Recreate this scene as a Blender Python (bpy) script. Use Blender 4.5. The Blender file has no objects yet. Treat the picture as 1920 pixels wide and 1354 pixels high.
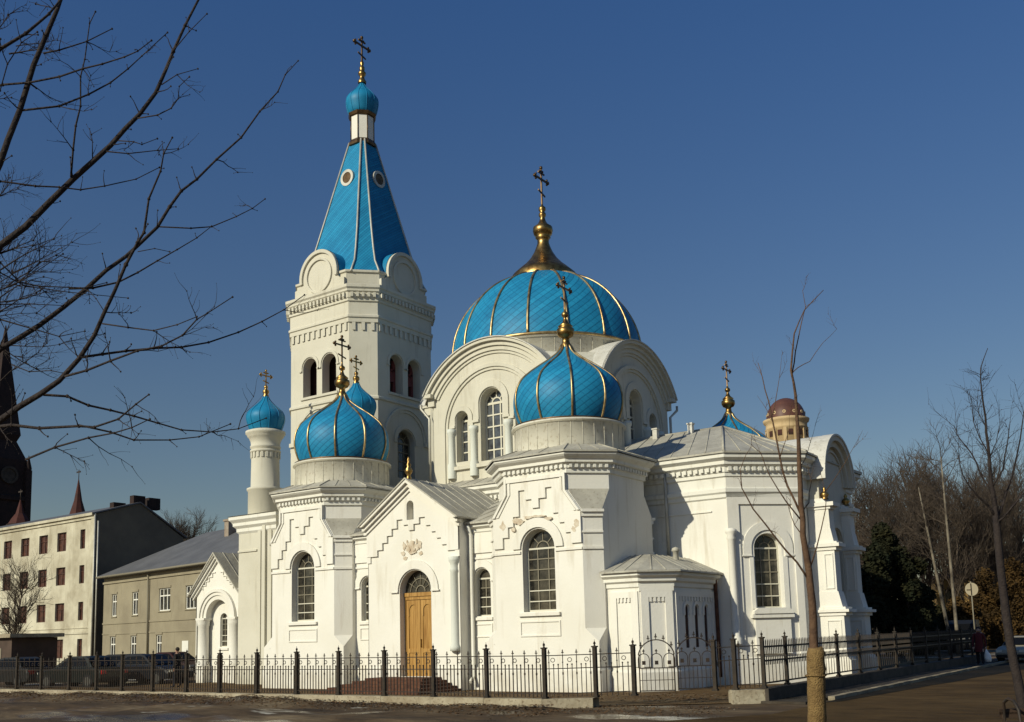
import bpy, math, random
from mathutils import Vector, noise
from mathutils.geometry import tessellate_polygon
random.seed(7)
sc = bpy.context.scene
R = math.radians
# ------------------------------------------------------------------ camera
PITCH, ROLL, YAW, FOC, PPY, EYE = 0.129091, -0.02551, 0.609631, 1873.01, 948.07, 1.9
cF = Vector((-math.sin(YAW)*math.cos(PITCH), math.cos(YAW)*math.cos(PITCH), math.sin(PITCH)))
_r0 = Vector((math.cos(YAW), math.sin(YAW), 0)); _u0 = _r0.cross(cF)
cR = _r0*math.cos(ROLL)+_u0*math.sin(ROLL); cU = -_r0*math.sin(ROLL)+_u0*math.cos(ROLL)
cam = bpy.data.cameras.new('camera'); co = bpy.data.objects.new('camera', cam); sc.collection.objects.link(co)
from mathutils import Matrix
M = Matrix((cR, cU, -cF)).transposed().to_4x4(); M.translation = Vector((0, 0, EYE)); co.matrix_world = M
cam.sensor_width = 36; cam.lens = FOC/1920*36; cam.shift_y = (PPY-677)/1920; cam.clip_end = 3000
sc.camera = co
# ------------------------------------------------------------------ light
SUN_EL, SUN_AZ = 27.5, 12.5          # degrees above horizon / west of the facade normal
sd = Vector((-math.sin(R(SUN_AZ))*math.cos(R(SUN_EL)), -math.cos(R(SUN_AZ))*math.cos(R(SUN_EL)), math.sin(R(SUN_EL))))
L = bpy.data.lights.new('sun', 'SUN'); L.energy = 4.05; L.angle = R(0.5); L.color = (1.0, 0.945, 0.75)
lo = bpy.data.objects.new('sun', L); sc.collection.objects.link(lo)
lo.rotation_euler = sd.to_track_quat('Z', 'Y').to_euler()
W = bpy.data.worlds.new('World'); sc.world = W; W.use_nodes = True
wn = W.node_tree; wn.nodes.clear()
sky = wn.nodes.new('ShaderNodeTexSky'); sky.sky_type = 'NISHITA'; sky.sun_disc = False
sky.sun_elevation = R(SUN_EL); sky.sun_rotation = math.atan2(sd.x, sd.y)
sky.air_density = 1.0; sky.dust_density = 0.4; sky.ozone_density = 3.0; sky.altitude = 0
bg = wn.nodes.new('ShaderNodeBackground'); bg.inputs[1].default_value = 0.06
wo = wn.nodes.new('ShaderNodeOutputWorld')
tcw = wn.nodes.new('ShaderNodeTexCoord'); sxw = wn.nodes.new('ShaderNodeSeparateXYZ'); wn.links.new(tcw.outputs['Generated'], sxw.inputs[0])
rmp = wn.nodes.new('ShaderNodeValToRGB'); e = rmp.color_ramp.elements      # deep clear-sky blue overhead, greyer towards the horizon
e[0].position = 0.06; e[0].color = (1.02, 0.90, 0.73, 1); e[1].position = 0.60; e[1].color = (0.68, 1.06, 1.48, 1)
wn.links.new(sxw.outputs[2], rmp.inputs['Fac'])
hs = wn.nodes.new('ShaderNodeMix'); hs.data_type = 'RGBA'; hs.blend_type = 'MULTIPLY'; hs.inputs['Factor'].default_value = 1.0; hs.clamp_result = False
wn.links.new(sky.outputs[0], hs.inputs['A']); wn.links.new(rmp.outputs[0], hs.inputs['B']); wn.links.new(hs.outputs['Result'], bg.inputs[0]); wn.links.new(bg.outputs[0], wo.inputs[0])
sc.view_settings.view_transform = 'Standard'; sc.view_settings.look = 'None'
sc.view_settings.exposure = 0.0; sc.view_settings.gamma = 1.0
sc.cycles.max_bounces = 6; sc.cycles.diffuse_bounces = 2

def at(px, py, d):                    # a point seen at photo pixel (1920x1354) at camera depth d
    return Vector((0, 0, EYE)) + d*(cF + cR*((px-960)/FOC) - cU*((py-PPY)/FOC))

# ------------------------------------------------------------------ materials
def mat(name, col, rough=0.7, metal=0.0, spec=0.3, var=None, bump=0.0, bscale=8.0, var2=None, vscale=1.2):
    m = bpy.data.materials.new(name); m.use_nodes = True; t = m.node_tree
    b = t.nodes['Principled BSDF']; b.inputs['Roughness'].default_value = rough; b.inputs['Metallic'].default_value = metal
    b.inputs['Specular IOR Level'].default_value = spec
    b.inputs['Base Color'].default_value = (*col, 1)
    if var or bump:
        tc = t.nodes.new('ShaderNodeTexCoord'); geo = t.nodes.new('ShaderNodeNewGeometry')
        n = t.nodes.new('ShaderNodeTexNoise'); n.inputs['Scale'].default_value = vscale; n.inputs['Detail'].default_value = 7; n.inputs['Roughness'].default_value = 0.65
        t.links.new(geo.outputs['Position'], n.inputs['Vector'])
        if var:
            r = t.nodes.new('ShaderNodeValToRGB'); r.color_ramp.elements[0].position = 0.35; r.color_ramp.elements[1].position = 0.62
            r.color_ramp.elements[0].color = (*var, 1); r.color_ramp.elements[1].color = (*col, 1)
            t.links.new(n.outputs['Fac'], r.inputs['Fac']); out = r.outputs['Color']
            if var2:
                n2 = t.nodes.new('ShaderNodeTexNoise'); n2.inputs['Scale'].default_value = vscale*9; n2.inputs['Detail'].default_value = 5
                t.links.new(geo.outputs['Position'], n2.inputs['Vector'])
                r2 = t.nodes.new('ShaderNodeValToRGB'); r2.color_ramp.elements[0].position = 0.55; r2.color_ramp.elements[1].position = 0.75
                t.links.new(n2.outputs['Fac'], r2.inputs['Fac'])
                mx = t.nodes.new('ShaderNodeMix'); mx.data_type = 'RGBA'; mx.inputs['B'].default_value = (*var2, 1)
                t.links.new(r2.outputs['Color'], mx.inputs['Factor']); t.links.new(out, mx.inputs['A']); out = mx.outputs['Result']
            t.links.new(out, b.inputs['Base Color'])
        if bump:
            n3 = t.nodes.new('ShaderNodeTexNoise'); n3.inputs['Scale'].default_value = bscale; n3.inputs['Detail'].default_value = 6
            t.links.new(geo.outputs['Position'], n3.inputs['Vector'])
            bp = t.nodes.new('ShaderNodeBump'); bp.inputs['Strength'].default_value = bump; bp.inputs['Distance'].default_value = 0.05
            t.links.new(n3.outputs['Fac'], bp.inputs['Height']); t.links.new(bp.outputs['Normal'], b.inputs['Normal'])
    return m

def plaster(name, col, stain, grime):
    """painted plaster: broad tone changes, vertical rain streaks, dirt rising from the ground"""
    m = bpy.data.materials.new(name); m.use_nodes = True; t = m.node_tree; ln = t.links.new
    b = t.nodes['Principled BSDF']; b.inputs['Roughness'].default_value = 0.85; b.inputs['Specular IOR Level'].default_value = 0.15
    geo = t.nodes.new('ShaderNodeNewGeometry')
    def ns(scale, vec=None, det=6):
        n = t.nodes.new('ShaderNodeTexNoise'); n.inputs['Scale'].default_value = scale; n.inputs['Detail'].default_value = det; n.inputs['Roughness'].default_value = 0.6
        ln(vec or geo.outputs['Position'], n.inputs['Vector']); return n.outputs['Fac']
    def rng(v, a, c, lo=0.0, hi=1.0):
        n = t.nodes.new('ShaderNodeMapRange'); n.inputs[1].default_value = a; n.inputs[2].default_value = c; n.inputs[3].default_value = lo; n.inputs[4].default_value = hi
        ln(v, n.inputs[0]); return n.outputs[0]
    def mix(f, A, B):
        n = t.nodes.new('ShaderNodeMix'); n.data_type = 'RGBA'; ln(f, n.inputs['Factor'])
        for k, v in (('A', A), ('B', B)):
            if isinstance(v, tuple): n.inputs[k].default_value = (*v, 1)
            else: ln(v, n.inputs[k])
        return n.outputs['Result']
    def mul(x, y):
        n = t.nodes.new('ShaderNodeMath'); n.operation = 'MULTIPLY'; ln(x, n.inputs[0]); ln(y, n.inputs[1]); return n.outputs[0]
    sc_ = t.nodes.new('ShaderNodeVectorMath'); sc_.operation = 'MULTIPLY'; sc_.inputs[1].default_value = (1.0, 1.0, 0.12); ln(geo.outputs['Position'], sc_.inputs[0])
    c = mix(rng(ns(0.45), 0.35, 0.65), stain, col)
    c = mix(rng(ns(3.2, sc_.outputs[0]), 0.56, 0.80, 0, 0.7), c, grime)
    sp = t.nodes.new('ShaderNodeSeparateXYZ'); ln(geo.outputs['Position'], sp.inputs[0])
    c = mix(mul(rng(sp.outputs[2], 0.0, 1.3, 0.75, 0.0), rng(ns(1.6), 0.35, 0.7)), c, grime)
    ln(c, b.inputs['Base Color'])
    bp = t.nodes.new('ShaderNodeBump'); bp.inputs['Strength'].default_value = 0.25; bp.inputs['Distance'].default_value = 0.03
    ln(ns(14), bp.inputs['Height']); ln(bp.outputs['Normal'], b.inputs['Normal'])
    return m

def dome_mat(name, axis_mode, R0=2.0, cell=0.42):
    """painted sheet metal laid in diagonal strips with dark seams; object origin on the dome's axis"""
    m = bpy.data.materials.new(name); m.use_nodes = True; t = m.node_tree; ln = t.links.new
    b = t.nodes['Principled BSDF']; b.inputs['Roughness'].default_value = 0.52; b.inputs['Specular IOR Level'].default_value = 0.22
    tc = t.nodes.new('ShaderNodeTexCoord'); sp = t.nodes.new('ShaderNodeSeparateXYZ'); ln(tc.outputs['Object'], sp.inputs[0])
    def mth(op, a, c=None):
        n = t.nodes.new('ShaderNodeMath'); n.operation = op
        for i, v in enumerate((a, c)):
            if v is None: continue
            if isinstance(v, (int, float)): n.inputs[i].default_value = v
            else: ln(v, n.inputs[i])
        return n.outputs[0]
    if axis_mode == 'round':
        a = mth('MULTIPLY', mth('ARCTAN2', sp.outputs[1], sp.outputs[0]), R0)
    else:
        a = mth('ADD', sp.outputs[0], sp.outputs[1])
    s1 = mth('FRACT', mth('DIVIDE', mth('SUBTRACT', mth('MULTIPLY', a, 0.75), sp.outputs[2]), cell))
    s2 = mth('FRACT', mth('DIVIDE', mth('ADD', mth('MULTIPLY', a, 0.75), sp.outputs[2]), cell*1.25))
    e1 = mth('LESS_THAN', s1, 0.16); e2 = mth('LESS_THAN', s2, 0.10)
    seam = mth('MAXIMUM', e1, mth('MULTIPLY', e2, 0.6))
    idn = mth('FLOOR', mth('DIVIDE', mth('SUBTRACT', mth('MULTIPLY', a, 0.75), sp.outputs[2]), cell))
    wn_ = t.nodes.new('ShaderNodeTexWhiteNoise'); wn_.noise_dimensions = '1D'; ln(idn, wn_.inputs['W'])
    n = t.nodes.new('ShaderNodeTexNoise'); n.inputs['Scale'].default_value = 1.3; n.inputs['Detail'].default_value = 8; n.inputs['Roughness'].default_value = 0.7; ln(tc.outputs['Object'], n.inputs['Vector'])
    mm = mth('ADD', mth('MULTIPLY', wn_.outputs['Value'], 0.28), mth('MULTIPLY', n.outputs['Fac'], 0.85))
    cr = t.nodes.new('ShaderNodeValToRGB'); cr.color_ramp.elements[0].position = 0.2; cr.color_ramp.elements[1].position = 0.85
    cr.color_ramp.elements[0].color = (0.008, 0.135, 0.285, 1); cr.color_ramp.elements[1].color = (0.020, 0.275, 0.49, 1); ln(mm, cr.inputs['Fac'])
    mx = t.nodes.new('ShaderNodeMix'); mx.data_type = 'RGBA'; mx.inputs['B'].default_value = (0.004, 0.055, 0.13, 1)
    ln(mth('MULTIPLY', seam, 0.5), mx.inputs['Factor']); ln(cr.outputs['Color'], mx.inputs['A']); ln(mx.outputs['Result'], b.inputs['Base Color'])
    bp = t.nodes.new('ShaderNodeBump'); bp.inputs['Strength'].default_value = 0.5; bp.inputs['Distance'].default_value = 0.02
    ln(s1, bp.inputs['Height']); ln(bp.outputs['Normal'], b.inputs['Normal'])
    return m

WHITE = plaster('white_plaster', (0.79, 0.765, 0.69), (0.735, 0.705, 0.62), (0.50, 0.44, 0.33))
CREAM = plaster('cream_plaster', (0.63, 0.60, 0.50), (0.56, 0.53, 0.43), (0.38, 0.34, 0.26))
TRIM = plaster('pale_trim_plaster', (0.76, 0.745, 0.67), (0.70, 0.68, 0.60), (0.45, 0.40, 0.31))
PALE = plaster('pale_green_plaster', (0.66, 0.675, 0.61), (0.62, 0.63, 0.56), (0.45, 0.42, 0.33))
PEEL = mat('bare_plaster', (0.66, 0.59, 0.47), 0.9, var=(0.47, 0.37, 0.26), bump=0.4, vscale=5)
BLUE_D = dome_mat('blue_sheet_metal_dome', 'round', 4.3, 0.30)
BLUE_O = dome_mat('blue_sheet_metal_onion', 'round', 1.9, 0.24)
BLUE_T = mat('blue_sheet_metal_plain', (0.014, 0.215, 0.40), 0.5, spec=0.25, var=(0.008, 0.17, 0.33), vscale=2.0)
BLUE_S = dome_mat('blue_sheet_metal_spire', 'flat', 1, 0.17)
GOLD = mat('old_gold', (0.42, 0.275, 0.095), 0.38, metal=1.0, var=(0.17, 0.09, 0.03), vscale=4)
BRONZE = mat('dark_bronze', (0.16, 0.10, 0.05), 0.4, metal=0.8, var=(0.08, 0.05, 0.025), vscale=3)
RIB = mat('brass_rib', (0.60, 0.45, 0.22), 0.38, metal=0.85, var=(0.22, 0.13, 0.05), vscale=2.4)
RIBW = mat('pale_metal_rib', (0.55, 0.53, 0.46), 0.5, metal=0.3, var=(0.4, 0.38, 0.32))
ROOF = mat('grey_sheet_roof', (0.47, 0.445, 0.37), 0.55, spec=0.3, var=(0.34, 0.32, 0.265), bump=0.15, bscale=5, var2=(0.26, 0.23, 0.18))
ROOFL = mat('pale_sheet_roof', (0.62, 0.60, 0.54), 0.5, spec=0.4, var=(0.46, 0.44, 0.38), bump=0.1, var2=(0.38, 0.35, 0.29))
SHEET = mat('cream_sheet_cladding', (0.66, 0.63, 0.53), 0.55, var=(0.56, 0.53, 0.43), var2=(0.42, 0.37, 0.28), vscale=0.9)
GLASS = mat('dark_window_glass', (0.014, 0.013, 0.011), 0.1, spec=0.6, var=(0.085, 0.075, 0.055), vscale=2.6)  # paler patches painted into the glass imitate uneven reflections
GLASSL = mat('grey_window_glass', (0.10, 0.11, 0.12), 0.1, spec=0.7, var=(0.03, 0.03, 0.035), vscale=2.5)
FRAME = mat('cream_window_frame', (0.62, 0.59, 0.48), 0.6)
FRAMED = mat('grey_window_frame', (0.22, 0.195, 0.14), 0.6)
VOID = mat('dark_brick_interior', (0.075, 0.030, 0.022), 0.9, var=(0.03, 0.018, 0.014))
BELL = mat('red_painted_timber', (0.20, 0.055, 0.05), 0.8)
IRON = mat('rusty_black_iron', (0.022, 0.019, 0.016), 0.6, var=(0.045, 0.028, 0.018), vscale=6)
IRONP = mat('weathered_iron_post', (0.020, 0.016, 0.012), 0.7, var=(0.042, 0.029, 0.018), vscale=6)
BRICK = mat('worn_red_brick', (0.135, 0.060, 0.033), 0.9, var=(0.06, 0.026, 0.017), bump=0.4, bscale=18, vscale=4)
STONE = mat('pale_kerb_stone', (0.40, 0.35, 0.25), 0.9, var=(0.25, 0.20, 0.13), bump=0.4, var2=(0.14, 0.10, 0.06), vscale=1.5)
DSTONE = mat('shade_dark_granite', (0.075, 0.06, 0.045), 0.8, var=(0.035, 0.028, 0.022), bump=0.3, vscale=1.5)  # shade on the street fence base is put into this stone colour
BARK = mat('dark_bark', (0.040, 0.030, 0.026), 0.9, var=(0.024, 0.018, 0.018), bump=0.5, bscale=30, vscale=6)
BARKS = mat('young_brown_bark', (0.13, 0.075, 0.042), 0.8, var=(0.075, 0.042, 0.026), bump=0.3, bscale=40, vscale=8)
BIRCH = mat('pale_birch_bark', (0.24, 0.205, 0.15), 0.8, var=(0.07, 0.055, 0.04), vscale=1.5)
PARKB = mat('grey_brown_bark', (0.10, 0.074, 0.052), 0.9, var=(0.055, 0.041, 0.031), vscale=1)
BURLAP = mat('tan_burlap', (0.27, 0.175, 0.068), 0.95, var=(0.17, 0.105, 0.04), bump=0.8, bscale=60, vscale=9)
LEAFD = mat('dark_evergreen', (0.026, 0.024, 0.010), 0.95, spec=.1, var=(0.012, 0.016, 0.009), vscale=.8)
LEAFB = mat('dry_brown_leaf', (0.080, 0.045, 0.014), 0.95, spec=.1, var=(0.028, 0.018, 0.008), vscale=.7)
def wood():
    m = mat('varnished_oak', (0.42, 0.22, 0.06), 0.4, spec=0.4); t = m.node_tree; b = t.nodes['Principled BSDF']
    g = t.nodes.new('ShaderNodeNewGeometry'); v = t.nodes.new('ShaderNodeVectorMath'); v.operation = 'MULTIPLY'; v.inputs[1].default_value = (14, 14, 0.7)
    t.links.new(g.outputs['Position'], v.inputs[0]); n = t.nodes.new('ShaderNodeTexNoise'); n.inputs['Scale'].default_value = 1.6; n.inputs['Detail'].default_value = 5
    t.links.new(v.outputs[0], n.inputs['Vector']); r = t.nodes.new('ShaderNodeValToRGB')
    r.color_ramp.elements[0].color = (0.25, 0.12, 0.025, 1); r.color_ramp.elements[1].color = (0.50, 0.29, 0.085, 1); r.color_ramp.elements[0].position = .3; r.color_ramp.elements[1].position = .7
    t.links.new(n.outputs['Fac'], r.inputs['Fac']); t.links.new(r.outputs[0], b.inputs['Base Color']); return m
WOOD = wood()

# ------------------------------------------------------------------ mesh helpers
class Fr:
    """upright frame: a along the wall, z up, d out of the wall"""
    def __init__(s, o, u, n): s.o = Vector(o); s.u = Vector(u).normalized(); s.n = Vector(n).normalized()
    def p(s, a, z, d=0.0): return s.o + s.u*a + Vector((0, 0, z)) + s.n*d

class MB:
    def __init__(s): s.v = []; s.f = []; s.m = []; s.sm = []
    def add(s, pts): i = len(s.v); s.v += [Vector(p) for p in pts]; return list(range(i, i+len(pts)))
    def face(s, ids, m=0, sm=False): s.f.append(tuple(ids)); s.m.append(m); s.sm.append(sm)
    def poly(s, pts, m=0): s.face(s.add(pts), m)
    def box(s, lo, hi, m=0):
        x0, y0, z0 = lo; x1, y1, z1 = hi
        i = s.add([(x0,y0,z0),(x1,y0,z0),(x1,y1,z0),(x0,y1,z0),(x0,y0,z1),(x1,y0,z1),(x1,y1,z1),(x0,y1,z1)])
        for q in ((0,3,2,1),(4,5,6,7),(0,1,5,4),(1,2,6,5),(2,3,7,6),(3,0,4,7)): s.face([i[k] for k in q], m)
    def fbox(s, fr, a0, a1, z0, z1, d0, d1, m=0):
        i = s.add([fr.p(a0,z0,d0),fr.p(a1,z0,d0),fr.p(a1,z0,d1),fr.p(a0,z0,d1),fr.p(a0,z1,d0),fr.p(a1,z1,d0),fr.p(a1,z1,d1),fr.p(a0,z1,d1)])
        for q in ((0,3,2,1),(4,5,6,7),(0,1,5,4),(1,2,6,5),(2,3,7,6),(3,0,4,7)): s.face([i[k] for k in q], m)
    def pholes(s, fr, outer, holes=(), d=0.0, m=0, reveal=0.0, rm=None):
        loops = [outer]+list(holes)
        tris = tessellate_polygon([[Vector((a, z, 0)) for a, z in l] for l in loops])
        flat = [pt for l in loops for pt in l]
        ids = s.add([fr.p(a, z, d) for a, z in flat])
        for t in tris: s.face([ids[k] for k in t], m)
        if reveal:
            for h in holes: s.band(fr, h, d, d-reveal, m if rm is None else rm)
    def band(s, fr, loop, d0, d1, m=0, closed=True):
        a = s.add([fr.p(x, z, d0) for x, z in loop]); b = s.add([fr.p(x, z, d1) for x, z in loop]); n = len(loop)
        for k in range(n if closed else n-1): s.face((a[k], a[(k+1) % n], b[(k+1) % n], b[k]), m)
    def prism(s, fr, loop, d0, d1, m=0, sidem=None):
        s.pholes(fr, loop, (), d1, m); s.band(fr, loop, d1, d0, m if sidem is None else sidem)
    def arch(s, fr, c, zs, r1, r2, d0, d1, m=0, a0=0.0, a1=math.pi, n=22):
        A = [(c+r1*math.cos(a0+(a1-a0)*k/n), zs+r1*math.sin(a0+(a1-a0)*k/n)) for k in range(n+1)]
        B = [(c+r2*math.cos(a0+(a1-a0)*k/n), zs+r2*math.sin(a0+(a1-a0)*k/n)) for k in range(n+1)]
        a = s.add([fr.p(x,z,d1) for x,z in A]); b = s.add([fr.p(x,z,d1) for x,z in B])
        a2 = s.add([fr.p(x,z,d0) for x,z in A]); b2 = s.add([fr.p(x,z,d0) for x,z in B])
        for k in range(n):
            s.face((a[k],b[k],b[k+1],a[k+1]), m); s.face((b[k],b2[k],b2[k+1],b[k+1]), m); s.face((a[k+1],a2[k+1],a2[k],a[k]), m)
        s.face((a[0],a2[0],b2[0],b[0]), m); s.face((a[n],b[n],b2[n],a2[n]), m)
    def lathe(s, c, prof, n=32, a0=0.0, m=0, sm=True, cap=False):
        c = Vector(c); rings = []
        for r, z in prof: rings.append(s.add([c+Vector((r*math.cos(a0+2*math.pi*k/n), r*math.sin(a0+2*math.pi*k/n), z)) for k in range(n)]))
        for i in range(len(rings)-1):
            for k in range(n): s.face((rings[i][k], rings[i][(k+1)%n], rings[i+1][(k+1)%n], rings[i+1][k]), m, sm)
        if cap: s.face(rings[-1], m); s.face(rings[0][::-1], m)
    def tube(s, pts, rad, n=6, m=0, sm=True, cap=True):
        pts = [Vector(p) for p in pts]; N = len(pts)
        if not hasattr(rad, '__len__'): rad = [rad]*N
        rings = []; up = None
        for i in range(N):
            t = (pts[min(i+1,N-1)]-pts[max(i-1,0)])
            if t.length < 1e-9: t = Vector((0,0,1))
            t.normalize()
            if up is None: up = t.orthogonal().normalized()
            x = up - t*up.dot(t)
            if x.length < 1e-6: x = t.orthogonal()
            x.normalize(); up = x; y = t.cross(x)
            rings.append(s.add([pts[i]+(x*math.cos(2*math.pi*k/n)+y*math.sin(2*math.pi*k/n))*rad[i] for k in range(n)]))
        for i in range(N-1):
            for k in range(n): s.face((rings[i][k], rings[i][(k+1)%n], rings[i+1][(k+1)%n], rings[i+1][k]), m, sm)
        if cap: s.face(rings[0][::-1], m); s.face(rings[-1], m)
    def ball(s, c, r, m=0, n=8, sq=1.0):
        k = 5; s.lathe(c, [(max(r*math.sin(math.pi*i/k), r*0.02), -r*sq*math.cos(math.pi*i/k)) for i in range(k+1)], n, 0, m)
    def rings(s, loops, m=0, sm=False, closed=True):
        ids = [s.add(l) for l in loops]; n = len(loops[0])
        for i in range(len(ids)-1):
            for k in range(n if closed else n-1): s.face((ids[i][k], ids[i][(k+1)%n], ids[i+1][(k+1)%n], ids[i+1][k]), m, sm)
        return ids
    def cornice(s, poly, prof, m=0, closed=True):
        loops = [[Vector((x, y, z)) for x, y in offset(poly, o, closed)] for o, z in prof]
        s.rings(loops, m, False, closed)
    def dentils(s, poly, off, z0, z1, w, gap, d, m=0, closed=True, edges=None):
        n = len(poly)
        for k in range(n if closed else n-1):
            if edges is not None and k not in edges: continue
            a = Vector((*poly[k], 0)); b = Vector((*poly[(k+1)%n], 0)); t = b-a; Ln = t.length
            if Ln < 0.2: continue
            t.normalize(); fr = Fr(a, t, (t.y, -t.x, 0)); q = max(1, int(Ln/(w+gap))); st = Ln/q
            for j in range(q):
                c = (j+0.5)*st; s.fbox(fr, c-w/2, c+w/2, z0, z1, off-0.01, off+d, m)
    def build(s, name, mats, parent=None, origin=None):
        me = bpy.data.meshes.new(name); org = Vector(origin) if origin is not None else (wpos(parent) if parent else Vector())
        me.from_pydata([v-org for v in s.v], [], s.f)
        for mm in (mats if isinstance(mats, (list, tuple)) else [mats]): me.materials.append(mm)
        me.polygons.foreach_set('material_index', s.m); me.polygons.foreach_set('use_smooth', s.sm)
        import bmesh
        bm = bmesh.new(); bm.from_mesh(me); bmesh.ops.remove_doubles(bm, verts=bm.verts, dist=0.0004)
        bmesh.ops.recalc_face_normals(bm, faces=bm.faces); bm.to_mesh(me); bm.free(); me.update()
        o = bpy.data.objects.new(name, me); sc.collection.objects.link(o)
        if parent: o.parent = parent; o.location = org-wpos(parent)
        else: o.location = org
        return o

def wpos(o):
    p = Vector()
    while o: p += o.location; o = o.parent
    return p
def offset(poly, o, closed=True):
    n = len(poly); out = []
    for k in range(n):
        p = Vector(poly[k])
        def nrm(a, b):
            t = (Vector(poly[b % n])-Vector(poly[a % n])).normalized(); return Vector((t.y, -t.x))
        if closed or 0 < k < n-1:
            n1 = nrm(k-1, k); n2 = nrm(k, k+1); q = n1+n2; q = q/(q.dot(n1)) if q.length > 1e-6 else n1
        else: q = nrm(0, 1) if k == 0 else nrm(n-2, n-1)
        out.append(tuple(p+q*o))
    return out
def tag(o, label, cat, group=None):
    o['label'] = label; o['category'] = cat
    if group: o['group'] = group
    return o
def struct(o, kind='structure'): o['kind'] = kind; return o
def thing(name, loc, label, cat, group=None):
    o = bpy.data.objects.new(name, None); sc.collection.objects.link(o); o.location = loc; o.empty_display_size = 0.3
    return tag(o, label, cat, group)
def archpts(c, w, z0, zs, n=14):
    r = w/2
    return [(c-r, z0), (c+r, z0)]+[(c+r*math.cos(math.pi*k/n), zs+r*math.sin(math.pi*k/n)) for k in range(n+1)]
def rect(a0, a1, z0, z1): return [(a0,z0),(a1,z0),(a1,z1),(a0,z1)]
def octo(cx, cy, a, leg):
    w = a-leg
    return [(cx-w,cy-a),(cx+w,cy-a),(cx+a,cy-w),(cx+a,cy+w),(cx+w,cy+a),(cx-w,cy+a),(cx-a,cy+w),(cx-a,cy-w)]
def ring3(poly, z): return [Vector((x, y, z)) for x, y in poly]

def window(par, fr, c, z0, zs, w, dep, cols=3, rows=5, fan=True, bw=0.045, fw=0.07, fm=FRAME, gm=GLASS, name='window', arched=True, d0=0.0, bm=None):
    """frame with bars, plus its glass as a sub-part, set back in the wall"""
    mb = MB(); r = w/2; d = d0-dep
    if arched:
        mb.arch(fr, c, zs, r-fw, r+0.01, d, d+0.07)
    else: mb.fbox(fr, c-r, c+r, zs-fw, zs, d, d+0.07)
    mb.fbox(fr, c-r-0.005, c-r+fw, z0, zs, d, d+0.07); mb.fbox(fr, c+r-fw, c+r+0.005, z0, zs, d, d+0.07); mb.fbox(fr, c-r+fw, c+r-fw, z0, z0+fw, d, d+0.07)
    for k in range(1, cols): x = c-r+w*k/cols; mb.fbox(fr, x-bw/2, x+bw/2, z0+fw, zs, d, d+0.05, 1)
    for k in range(1, rows+1):
        z = z0+(zs-z0)*k/rows; b2 = bw*(1.7 if k == rows else 1)
        if k == rows and not arched: continue
        mb.fbox(fr, c-r+fw, c+r-fw, z-b2/2, z+b2/2, d+0.002, d+0.055, 0 if k in (1, 2, rows) else 1)
    if fan and arched:
        mb.arch(fr, c, zs, r*0.36, r*0.36+bw, d, d+0.05, 1, n=10)
        for k in range(1, 4):
            a = math.pi*k/4; ca, sa = math.cos(a), math.sin(a)
            p = [fr.p(c+ca*r*0.4, zs+sa*r*0.4, d+0.03), fr.p(c+ca*(r-fw/2), zs+sa*(r-fw/2), d+0.03)]
            mb.tube(p, bw*0.5, 4, 1, sm=False)
    o = mb.build(name, [fm, bm or fm], par)
    g = MB(); g.pholes(fr, archpts(c, w, z0, zs) if arched else rect(c-r, c+r, z0, zs), (), d+0.015); g.build('glass', gm, o)
    return o
def hood(mb, fr, c, zs, r1, r2, d, m=0, leg=0.0, foot=0.0):
    mb.arch(fr, c, zs, r1, r2, -0.02, d, m)
    if leg:
        mb.fbox(fr, c-r2, c-r1, zs-leg, zs, -0.02, d-0.002, m); mb.fbox(fr, c+r1, c+r2, zs-leg, zs, -0.02, d-0.002, m)
    if foot:
        for sx in (-1, 1):
            a, b = sorted((c+sx*r1, c+sx*(r2+0.05))); mb.fbox(fr, a, b, zs-leg-foot, zs-leg, -0.02, d+0.025, m)
def outline(mb, fr, a0, a1, z0, z1, t=0.04, d=0.03, m=0):
    mb.fbox(fr,a0,a1,z1-t,z1,-0.01,d,m); mb.fbox(fr,a0,a1,z0,z0+t,-0.01,d,m); mb.fbox(fr,a0,a0+t,z0+t,z1-t,-0.01,d,m); mb.fbox(fr,a1-t,a1,z0+t,z1-t,-0.01,d,m)
def cross(mb, c, z0, h, arm, m=0, t=0.05):
    """tall orthodox cross with budded ends, arms lying north-south"""
    x, y = c; b = lambda y0, y1, za, zb: mb.box((x-t*0.5, y+y0, za), (x+t*0.5, y+y1, zb), m)
    b(-t*0.55, t*0.55, z0, z0+h); zc = z0+h*0.70; b(-arm, -t*0.55, zc-t*0.6, zc+t*0.6); b(t*0.55, arm, zc-t*0.6, zc+t*0.6)
    b(-arm*0.45, arm*0.45, zc+h*0.14, zc+h*0.14+t); 
    i = mb.add([(x-t*.4,y-arm*.5,z0+h*.36),(x+t*.4,y-arm*.5,z0+h*.36),(x+t*.4,y+arm*.5,z0+h*.27),(x-t*.4,y+arm*.5,z0+h*.27),(x-t*.4,y-arm*.5,z0+h*.36+t),(x+t*.4,y-arm*.5,z0+h*.36+t),(x+t*.4,y+arm*.5,z0+h*.27+t),(x-t*.4,y+arm*.5,z0+h*.27+t)])
    for q in ((0,3,2,1),(4,5,6,7),(0,1,5,4),(1,2,6,5),(2,3,7,6),(3,0,4,7)): mb.face([i[k] for k in q], m)
    for sy in (-1, 1):
        mb.ball((x, y+sy*arm, zc), t*1.35, m, 6); mb.ball((x, y+sy*arm*0.84, zc+t*1.6), t*0.95, m, 6); mb.ball((x, y+sy*arm*0.84, zc-t*1.6), t*0.95, m, 6)
    mb.ball((x, y, z0+h), t*1.35, m, 6)
    for sy in (-1, 1): mb.ball((x, y+sy*t*1.7, z0+h-t*2.6), t*0.95, m, 6)
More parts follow.
